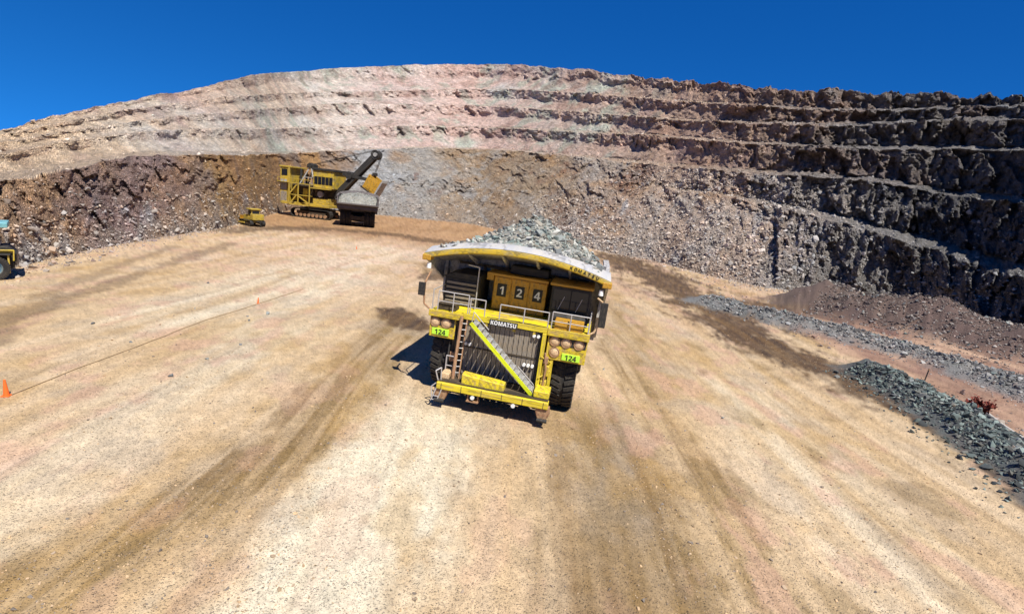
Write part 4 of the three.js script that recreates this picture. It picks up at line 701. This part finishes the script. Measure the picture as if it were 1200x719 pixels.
// ------------------------------------------------------------------ electric rope shovel
{
  const SX = -54.0, SZ = -134.3, t = thing('mining_shovel', 'yellow mining shovel with a black boom beside the grey bodied truck', 'mining shovel', [SX, groundH(SX, SZ), SZ], -5 * D); t.scale.x = .95;
  for (const s of [-1, 1]) {
    const tr = part(t, 'crawler_track', [(() => { const o = []; const R = 1.15, x0 = -3.2, x1 = 5.6, n = 46, P = 2 * (x1 - x0) + 2 * Math.PI * R;
      for (let i = 0; i < n; i++) { let u = i / n * P, x, y, a; if (u < x1 - x0) { x = x0 + u; y = 2 * R; a = 0; } else if (u < x1 - x0 + Math.PI * R) { a = -(u - (x1 - x0)) / R; x = x1 - Math.sin(a) * R; y = R + Math.cos(a) * R; } else if (u < 2 * (x1 - x0) + Math.PI * R) { x = x1 - (u - (x1 - x0) - Math.PI * R); y = 0; a = Math.PI; } else { a = Math.PI - (u - 2 * (x1 - x0) - Math.PI * R) / R; x = x0 - Math.sin(a) * R; y = R + Math.cos(a) * R; }
        o.push(new THREE.BoxGeometry(.5, .16, 1.7).translate(0, -.06, 0).rotateZ(a).translate(x, y + (y < .01 ? .14 : 0), s * 3.3)); } return mergeGeometries(o.map(plain)); })()], MT.black);
    part(tr, 'track_frame', [box(-2.8, 5.2, .7, 1.7, s * 3.3 - .5, s * 3.3 + .5)], MT.dark);
    for (let i = 0; i < 8; i++) part(tr, 'track_roller', [new THREE.CylinderGeometry(.42, .42, 1.2, 16).rotateX(Math.PI / 2).translate(-2.7 + i * 1.12, .68, s * 3.3)], MT.tan);
  }
  part(t, 'car_body', [rbox(-2.6, 5.0, .9, 2.5, -2.6, 2.6, .1)], MT.black);
  part(t, 'swing_ring', [new THREE.CylinderGeometry(3.0, 3.0, .5, 36).translate(1.2, 2.72, 0)], MT.grey);
  part(t, 'revolving_frame', [rbox(-6.8, 6.4, 2.95, 3.7, -4.3, 4.3, .08)], MT.oldYellow);
  // rear tower
  const tw = part(t, 'rear_tower', [rbox(-7.5, -5.0, 3.0, 11.9, -3.6, 3.9, .1)], MT.oldYellow);
  part(tw, 'tower_roof', [rbox(-7.7, -4.3, 11.9, 12.3, -3.8, 4.1, .08)], MT.oldYellow);
  part(tw, 'tower_window', [box(-7.1, -5.5, 9.9, 11.5, 3.88, 3.94)], MT.glass); part(tw, 'side_panel', [box(-7.3, -5.6, 6.4, 9.0, 3.88, 3.96)], MT.grey); part(tw, 'side_panel', [box(-7.3, -5.6, 3.6, 6.0, 3.88, 3.95)], MT.grille);
  part(tw, 'corner_post', [box(-5.2, -4.7, 3.0, 11.9, 3.9, 4.15)], MT.oldYellow);
  part(t, 'walkway_rail', [...loop([[-7.6, 9.4, 4.9], [-4.4, 9.4, 4.9], [-4.4, 8.4, 4.9]], .06), rod([-7.6, 8.4, 4.9], [-7.6, 9.4, 4.9], .06), rod([-6, 8.4, 4.9], [-6, 9.4, 4.9], .06)], MT.oldYellow);
  part(t, 'walkway', [box(-7.7, -4.3, 8.3, 8.42, 3.95, 5.0), box(-4.3, 1.5, 8.2, 8.35, 3.4, 4.9), box(-4.3, 1.5, 5.4, 5.52, 3.4, 4.9)], MT.oldYellow);
  // machinery house
  const mh = part(t, 'machinery_house', [rbox(-4.6, 1.3, 3.7, 8.1, -3.6, 3.1, .1)], MT.dark);
  for (const [x0, x1] of [[-4.4, -3.0], [-1.5, -.2]]) part(mh, 'house_door', [box(x0, x1, 3.9, 7.2, 3.1, 3.16)], MT.oldYellow);
  part(t, 'stair_frame', [bar([-4.5, 5.5, 4.7], [-2.2, 8.2, 4.7], .15, .3), bar([-2.2, 5.4, 4.8], [1.0, 3.6, 4.8], .15, .3), bar([-4.4, 2.9, 4.8], [-2.4, 5.4, 4.8], .15, .3), bar([-4.4, 3.1, 4.85], [-4.4, 8.3, 4.85], .3, .22), bar([-1.9, 3.0, 4.85], [-1.9, 8.3, 4.85], .25, .22), bar([1.2, 3.2, 4.85], [1.2, 8.3, 4.85], .25, .22), bar([-4.4, 3.1, 4.8], [1.2, 3.1, 4.8], .22, .3)], MT.oldYellow);
  part(t, 'walkway_rail', [...loop([[-4.3, 9.3, 4.88], [1.4, 9.3, 4.88]], .06), ...[-4.3, -2.4, -.5, 1.4].map((x) => rod([x, 8.3, 4.88], [x, 9.3, 4.88], .05))], MT.oldYellow);
  // gantry
  part(t, 'gantry', [bar([-3.1, 8.1, 2.2], [-.9, 12.8, .8], .28, .28), bar([-3.1, 8.1, -2.2], [-.9, 12.8, -.8], .28, .28), bar([1.0, 8.1, 2.2], [-.7, 12.8, .8], .28, .28), bar([1.0, 8.1, -2.2], [-.7, 12.8, -.8], .28, .28), bar([-2.2, 10, 1.6], [.3, 10, 1.6], .2, .2)], MT.grey);
  part(t, 'gantry_head', [rbox(-1.7, .2, 12.4, 13.3, -1.2, 1.2, .1), rod([-.8, 13.0, -1.4], [-.8, 13.0, 1.4], .6, 18)], MT.black);
  part(t, 'exhaust_stack', [rod([-3.9, 8.1, 0], [-3.9, 12.0, 0], .35, 14), rod([-2.9, 8.1, -1], [-2.9, 11.4, -1], .3, 14)], MT.black);
  // operator house at the front
  const oh = part(t, 'operator_house', [rbox(1.5, 7.2, 7.7, 12.0, -3.4, 3.7, .1)], MT.oldYellow);
  part(oh, 'house_roof', [rbox(1.2, 7.6, 12.0, 12.55, -3.7, 4.0, .08)], MT.black);
  for (let i = 0; i < 5; i++) part(oh, 'window', [box(1.85 + i * 1.02, 2.75 + i * 1.02, 8.6, 10.5, 3.68, 3.76)], MT.glass);
  part(t, 'front_frame', [rbox(1.5, 5.9, 3.7, 5.2, -3.0, 3.6, .1)], MT.oldYellow); part(t, 'motor_box', [rbox(1.6, 4.6, 5.2, 7.7, -3.0, 3.0, .08)], MT.dark); part(t, 'motor', [rod([3.6, 6.2, 3.1], [3.6, 6.2, 3.9], .75, 20)], MT.grey);
  part(t, 'front_deck', [box(1.4, 6.6, 7.45, 7.66, -3.4, 4.9)], MT.oldYellow);
  // boom, sheave, handle, dipper, ropes
  const F = [6.2, 5.9], T = [16.9, 17.3];
  const bm = part(t, 'boom', [bar([F[0], F[1], 1.2], [T[0], T[1], .7], .6, 1.35), bar([F[0], F[1], -1.2], [T[0], T[1], -.7], .6, 1.35), bar([8.5, 8.35, 0], [11.5, 11.55, 0], 2.0, 1.1), bar([14, 14.2, 0], [15.6, 15.95, 0], 1.6, 1.0)], MT.black);
  part(bm, 'boom_sheave', [new THREE.CylinderGeometry(1.1, 1.1, 1.0, 30).rotateX(Math.PI / 2).translate(T[0], T[1], 0), new THREE.TorusGeometry(1.05, .14, 8, 30).translate(T[0], T[1], 1.05), new THREE.TorusGeometry(1.05, .14, 8, 30).translate(T[0], T[1], -1.05)], MT.black);
  part(bm, 'sheave_hub', [new THREE.CylinderGeometry(.5, .5, 2.5, 16).rotateX(Math.PI / 2).translate(T[0], T[1], 0)], MT.grey);
  part(bm, 'crowd_housing', [rod([10.2, 11.6, -1.8], [10.2, 11.6, 1.8], .95, 20)], MT.black);
  part(t, 'suspension_rope', [rod([-.8, 13.2, .7], [16.2, 18.3, .6], .06, 6), rod([-.8, 13.2, -.7], [16.2, 18.3, -.6], .06, 6)], MT.black);
  part(t, 'dipper_handle', [bar([8.4, 11.75, 1.25], [15.4, 11.0, 1.25], .45, .7), bar([8.4, 11.75, -1.25], [15.4, 11.0, -1.25], .45, .7)], MT.black);
  part(t, 'hoist_rope', [rod([18.2, 17.0, .35], [16.7, 12.6, .35], .07, 6), rod([18.2, 17.0, -.35], [16.7, 12.6, -.35], .07, 6)], MT.black);
  const dp = part(t, 'dipper', (() => { const o = [], c = Math.cos(-.52), s = Math.sin(-.52), tf = (g) => g.rotateZ(-.52).translate(16.5, 10.0, 0); o.push(tf(box(-1.7, -1.35, -1.8, 1.8, -1.9, 1.9)), tf(box(-1.35, 1.7, -1.8, 1.8, 1.6, 1.9)), tf(box(-1.35, 1.7, -1.8, 1.8, -1.9, -1.6)), tf(box(1.7, 1.95, -1.8, 1.8, -1.9, 1.9)), tf(rbox(-1.1, 1.2, -1.5, 1.2, 1.9, 2.0, .03))); return o; })(), MT.shaded);
  part(dp, 'dipper_door', [box(-2.1, 2.1, -2.15, -1.8, -2.05, 2.05).rotateZ(-.52).translate(16.5, 10.0, 0)], MT.black);
  part(dp, 'dipper_lip', [box(1.96, 2.35, -1.9, 2.0, -2.0, 2.0).rotateZ(-.52).translate(16.5, 10.0, 0)], MT.grey);
  for (let i = 0; i < 5; i++) part(dp, 'tooth', [box(1.98, 2.28, 1.85, 2.6, -1.75 + i * .8, -1.45 + i * .8).rotateZ(-.52).translate(16.5, 10.0, 0)], MT.grey);
  part(dp, 'bail', [bar([16.0, 11.8, 1.9], [16.7, 12.6, .3], .3, .3), bar([16.0, 11.8, -1.9], [16.7, 12.6, -.3], .3, .3), rbox(16.2, 17.2, 12.2, 12.9, -.6, .6, .08)], MT.black);
}
// ------------------------------------------------------------------ bulldozer
{
  const X = -51.2, Z = -98.0, t = thing('bulldozer', 'small yellow bulldozer working on the pad at the foot of the slope', 'bulldozer', [X, groundH(X, Z), Z], Math.PI - 35 * D);
  for (const s of [-1, 1]) {
    const o = [], R = .55, x0 = -1.6, x1 = 1.5, n = 34, P = 2 * (x1 - x0) + 2 * Math.PI * R;
    for (let i = 0; i < n; i++) { let u = i / n * P, x, y, a; const L = x1 - x0; if (u < L) { x = x0 + u; y = 2 * R; a = 0; } else if (u < L + Math.PI * R) { a = -(u - L) / R; x = x1 - Math.sin(a) * R; y = R + Math.cos(a) * R; } else if (u < 2 * L + Math.PI * R) { x = x1 - (u - L - Math.PI * R); y = 0; a = Math.PI; } else { a = Math.PI - (u - 2 * L - Math.PI * R) / R; x = x0 - Math.sin(a) * R; y = R + Math.cos(a) * R; } o.push(new THREE.BoxGeometry(.26, .1, .62).translate(0, -.03, 0).rotateZ(a).translate(x, y + (y < .01 ? .08 : 0), s * 1.15)); }
    const tr = part(t, 'crawler_track', o, MT.black); part(tr, 'track_frame', [box(-1.5, 1.4, .35, .85, s * 1.15 - .2, s * 1.15 + .2)], MT.dark);
    for (const x of [-1.6, 1.5]) part(tr, 'sprocket', [new THREE.CylinderGeometry(.42, .42, .4, 18).rotateX(Math.PI / 2).translate(x, .55, s * 1.15)], MT.dark);
  }
  part(t, 'hood', [prism([[-.2, .8], [2.0, .8], [2.0, 1.9], [-.2, 2.1]], -.65, .65, .05)], MT.oldYellow); part(t, 'body', [rbox(-1.9, .2, .7, 1.7, -.9, .9, .06)], MT.oldYellow); part(t, 'rear_tank', [rbox(-2.3, -1.3, 1.2, 2.3, -1.1, 1.1, .08)], MT.oldYellow);
  const cb = part(t, 'cab', [prism([[-1.25, 1.7], [.1, 1.7], [-.05, 3.0], [-1.2, 3.0]], -.8, .8, .04)], MT.oldYellow);
  part(cb, 'window', [box(-1.05, -.2, 2.1, 2.9, .84, .87)], MT.glass); part(cb, 'window', [box(-1.05, -.2, 2.1, 2.9, -.87, -.84)], MT.glass); part(cb, 'window', [box(-1.31, -1.27, 2.1, 2.85, -.65, .65)], MT.glass);
  part(cb, 'roof', [rbox(-1.5, .3, 3.05, 3.25, -1.05, 1.05, .06)], MT.oldYellow); part(t, 'exhaust_stack', [rod([.9, 2.0, .3], [.9, 3.0, .3], .08)], MT.black);
  part(t, 'blade', (() => { const o = []; for (let i = 0; i < 6; i++) { const a = -.5 + i * .2; o.push(box(-.05, .05, -.16, .16, -1.9, 1.9).rotateZ(a * .8).translate(2.75 + .35 * a * a, .15 + i * .27, 0)); } return o; })(), MT.shaded);
  part(t, 'push_arm', [bar([-.2, .6, 1.6], [2.7, .5, 1.6], .16, .26), bar([-.2, .6, -1.6], [2.7, .5, -1.6], .16, .26)], MT.oldYellow);
  part(t, 'ripper', [bar([-2.3, 1.0, .0], [-3.0, 1.0, 0], 1.2, .2), bar([-2.95, 1.3, 0], [-3.05, .2, 0], .14, .3)], MT.black);
}
// ------------------------------------------------------------------ service vehicle by the slope, cut by the frame
{
  const X = -40.55, Z = -39.25, t = thing('wheel_dozer', 'black machine with blue wheel rims and yellow rail parked beside the slope', 'wheel dozer', [X, groundH(X, Z), Z], 42 * D);
  for (const s of [-1, 1]) for (const x of [-.25, -3.6]) addWheel(t, midWheel, x, .95, s * 1.2, MT.blue, Math.PI / 2);
  part(t, 'chassis', [rbox(-5.2, .9, .8, 1.45, -.9, .9, .06)], MT.black);
  part(t, 'engine_hood', [prism([[-2.2, 1.45], [1.0, 1.45], [1.05, 2.0], [.6, 2.5], [-2.2, 2.7]], -1.0, 1.0, .05)], MT.black);
  part(t, 'rear_grille', [box(1.0, 1.1, 1.0, 2.0, -.8, .8)], MT.grille);
  part(t, 'handrail', [rod([-2.6, 2.35, 1.2], [.95, 2.3, 1.2], .05), rod([.9, 1.5, 1.2], [.95, 2.3, 1.2], .05), rod([-.9, 1.5, 1.2], [-.9, 2.33, 1.2], .04)], MT.yellow);
  part(t, 'fender', [rbox(-1.4, .75, 1.95, 2.05, .7, 1.55, .03)], MT.black);
  part(t, 'step_ladder', [bar([.62, .55, 1.25], [.62, 2.0, 1.25], .1, .3)], MT.yellow); part(t, 'side_panel', [rbox(-.2, .9, 2.1, 2.3, .9, 1.1, .03)], MT.yellow);
  const cb = part(t, 'cab', [rbox(-3.6, .2, 2.6, 4.0, -.85, .85, .08)], MT.grey); part(cb, 'cab_roof', [rbox(-3.8, .72, 4.0, 4.4, -1.05, 1.05, .06)], MT.cyan); part(cb, 'window', [box(.19, .24, 2.9, 3.85, -.7, .7)], MT.glass); part(cb, 'window', [box(-3.3, -.1, 2.9, 3.85, .84, .88)], MT.glass);
  part(t, 'blade', [box(-6.6, -6.45, .2, 1.5, -2.1, 2.1)], MT.yellow); part(t, 'push_arm', [bar([-4.5, .9, 1], [-6.5, .7, 1], .2, .3), bar([-4.5, .9, -1], [-6.5, .7, -1], .2, .3)], MT.yellow);
}
// ------------------------------------------------------------------ markers and the line between them
function cone(name, label, x, z, h, lean) {
  const t = thing(name, label, 'cone', [x, groundH(x, z), z], .3, 'orange markers along the cable');
  part(t, 'base', [rbox(-h * .2, h * .2, 0, h * .05, -h * .2, h * .2, .01)], MT.orange);
  const b = part(t, 'body', [new THREE.LatheGeometry([[h * .15, h * .05], [h * .14, h * .10], [h * .055, h * .97], [h * .035, h], [0, h]].map(([a, c]) => new THREE.Vector2(a, c)), 24)], MT.orange); b.rotation.z = lean;
}
cone('traffic_cone', 'tall orange cone standing at the near end of the brown cable', -20.5, -19.6, .72, .04);
cone('traffic_cone', 'small orange marker beside the brown cable by the dark stones', -20.1, -39.4, .5, -.03);
cone('traffic_cone', 'tiny orange marker out on the pale floor before the loading truck', -25.6, -81, .5, 0);
{
  const pts = []; for (let i = 0; i <= 60; i++) { const z = lerp(-19.7, -47, i / 60), x = -20.45 + .25 * N(z * .15, 5) + .12 * N(z * .6, 8) + .6 * ss(-30, -47, z); pts.push(new THREE.Vector3(x, groundH(x, z) + .035, z)); }
  const m = part(scene, numbered('ground_cable'), new THREE.TubeGeometry(new THREE.CatmullRomCurve3(pts), 160, .022, 7), pm('brown rubber cable', { color: new THREE.Color().setRGB(.40, .29, .17), roughness: .9 })); tag(m, 'thin brown cable lying across the sand from the orange cone', 'cable');
}
seed = 515;
for (const [x, z, s] of [[-25.6, -30.1, .28], [-16, -23.1, .3], [-15.9, -25.8, .24], [-17.7, -36.1, .42], [-17.9, -33.9, .26], [-15.6, -28.6, .22], [-18.6, -35, .2], [-23, -36, .2], [-21.2, -27.4, .24], [6.6, -33, .25], [12.4, -27, .22], [-27.5, -45, .3]]) {
  const m = part(scene, numbered('loose_stone'), rockGeos[Math.floor(rnd() * 4)], rockTones[[2, 5, 0][Math.floor(rnd() * 3)]]); m.position.set(x, groundH(x, z) + s * .14, z); m.scale.setScalar(s); m.rotation.y = rnd() * 6;
  tag(m, 'single dark stone lying loose on the pale sand floor', 'stone', 'dark stones on the floor');
}
// ------------------------------------------------------------------ by the windrow
{
  const X = 30.3, Z = -31.3, y = groundH(X, Z), t = thing('dry_shrub', 'dark red dry shrub growing behind the grey green rock ridge', 'shrub', [X, y - .03, Z]);
  const stem = pm('shrub stem', { color: new THREE.Color().setRGB(.10, .035, .02), roughness: .9 }), leafA = pm('dry red leaves', { color: new THREE.Color().setRGB(.16, .028, .016), roughness: .9, side: THREE.DoubleSide }), leafB = pm('dry orange leaves', { color: new THREE.Color().setRGB(.42, .14, .03), roughness: .9, side: THREE.DoubleSide });
  const st = [], A = [], B = []; seed = 88;
  for (let i = 0; i < 16; i++) { const a = rnd() * 6.28, L = rr(.5, 1.2), tip = [Math.cos(a) * L * .62, L * rr(.75, 1.1), Math.sin(a) * L * .62]; st.push(rod([Math.cos(a) * .06, 0, Math.sin(a) * .06], tip, .035, 5, .012));
    for (let j = 0; j < 42; j++) { const k = rr(.25, 1.05), g = new THREE.PlaneGeometry(rr(.07, .13), rr(.14, .24)).rotateX(rr(-1.5, 1.5)).rotateY(rnd() * 6.28).translate(tip[0] * k + rr(-.16, .16), tip[1] * k + rr(-.14, .14), tip[2] * k + rr(-.16, .16)); (k < .5 && rnd() < .6 ? B : A).push(g); } }
  part(t, 'stem', st, stem); part(t, 'foliage', A, leafA); part(t, 'foliage', B, leafB);
}
{
  const pts = [[32.6, -34.6], [31.6, -32], [30.6, -29.6], [29.6, -27], [28.9, -24.4], [28.4, -21]].map(([x, z]) => new THREE.Vector3(x, groundH(x, z) + .12, z));
  const m = part(scene, numbered('ground_pipe'), new THREE.TubeGeometry(new THREE.CatmullRomCurve3(pts), 60, .11, 10), pm('pale plastic pipe', { color: new THREE.Color().setRGB(.50, .47, .42), roughness: .6 })); tag(m, 'pale pipe lying on the ground past the red shrub', 'pipe');
  const b = part(scene, numbered('boulder'), rockGeos[1], rockTones[6]); b.position.set(30.9, groundH(30.9, -30.3) + .15, -30.3); b.scale.set(.6, .62, .5); tag(b, 'pale brown boulder lying beside the red shrub', 'boulder');
  const s = thing('marker_stake', 'thin dark stake standing on the grey green rock ridge', 'stake', [29.2, groundH(29.2, -34.6), -34.6]);
  part(s, 'post', [rod([0, -.2, 0], [.12, 1.0, 0], .04, 7)], MT.black); part(s, 'cap', [rod([.12, 1.0, 0], [.14, 1.12, 0], .055, 7)], MT.tan);
}
renderer.render(scene, camera);
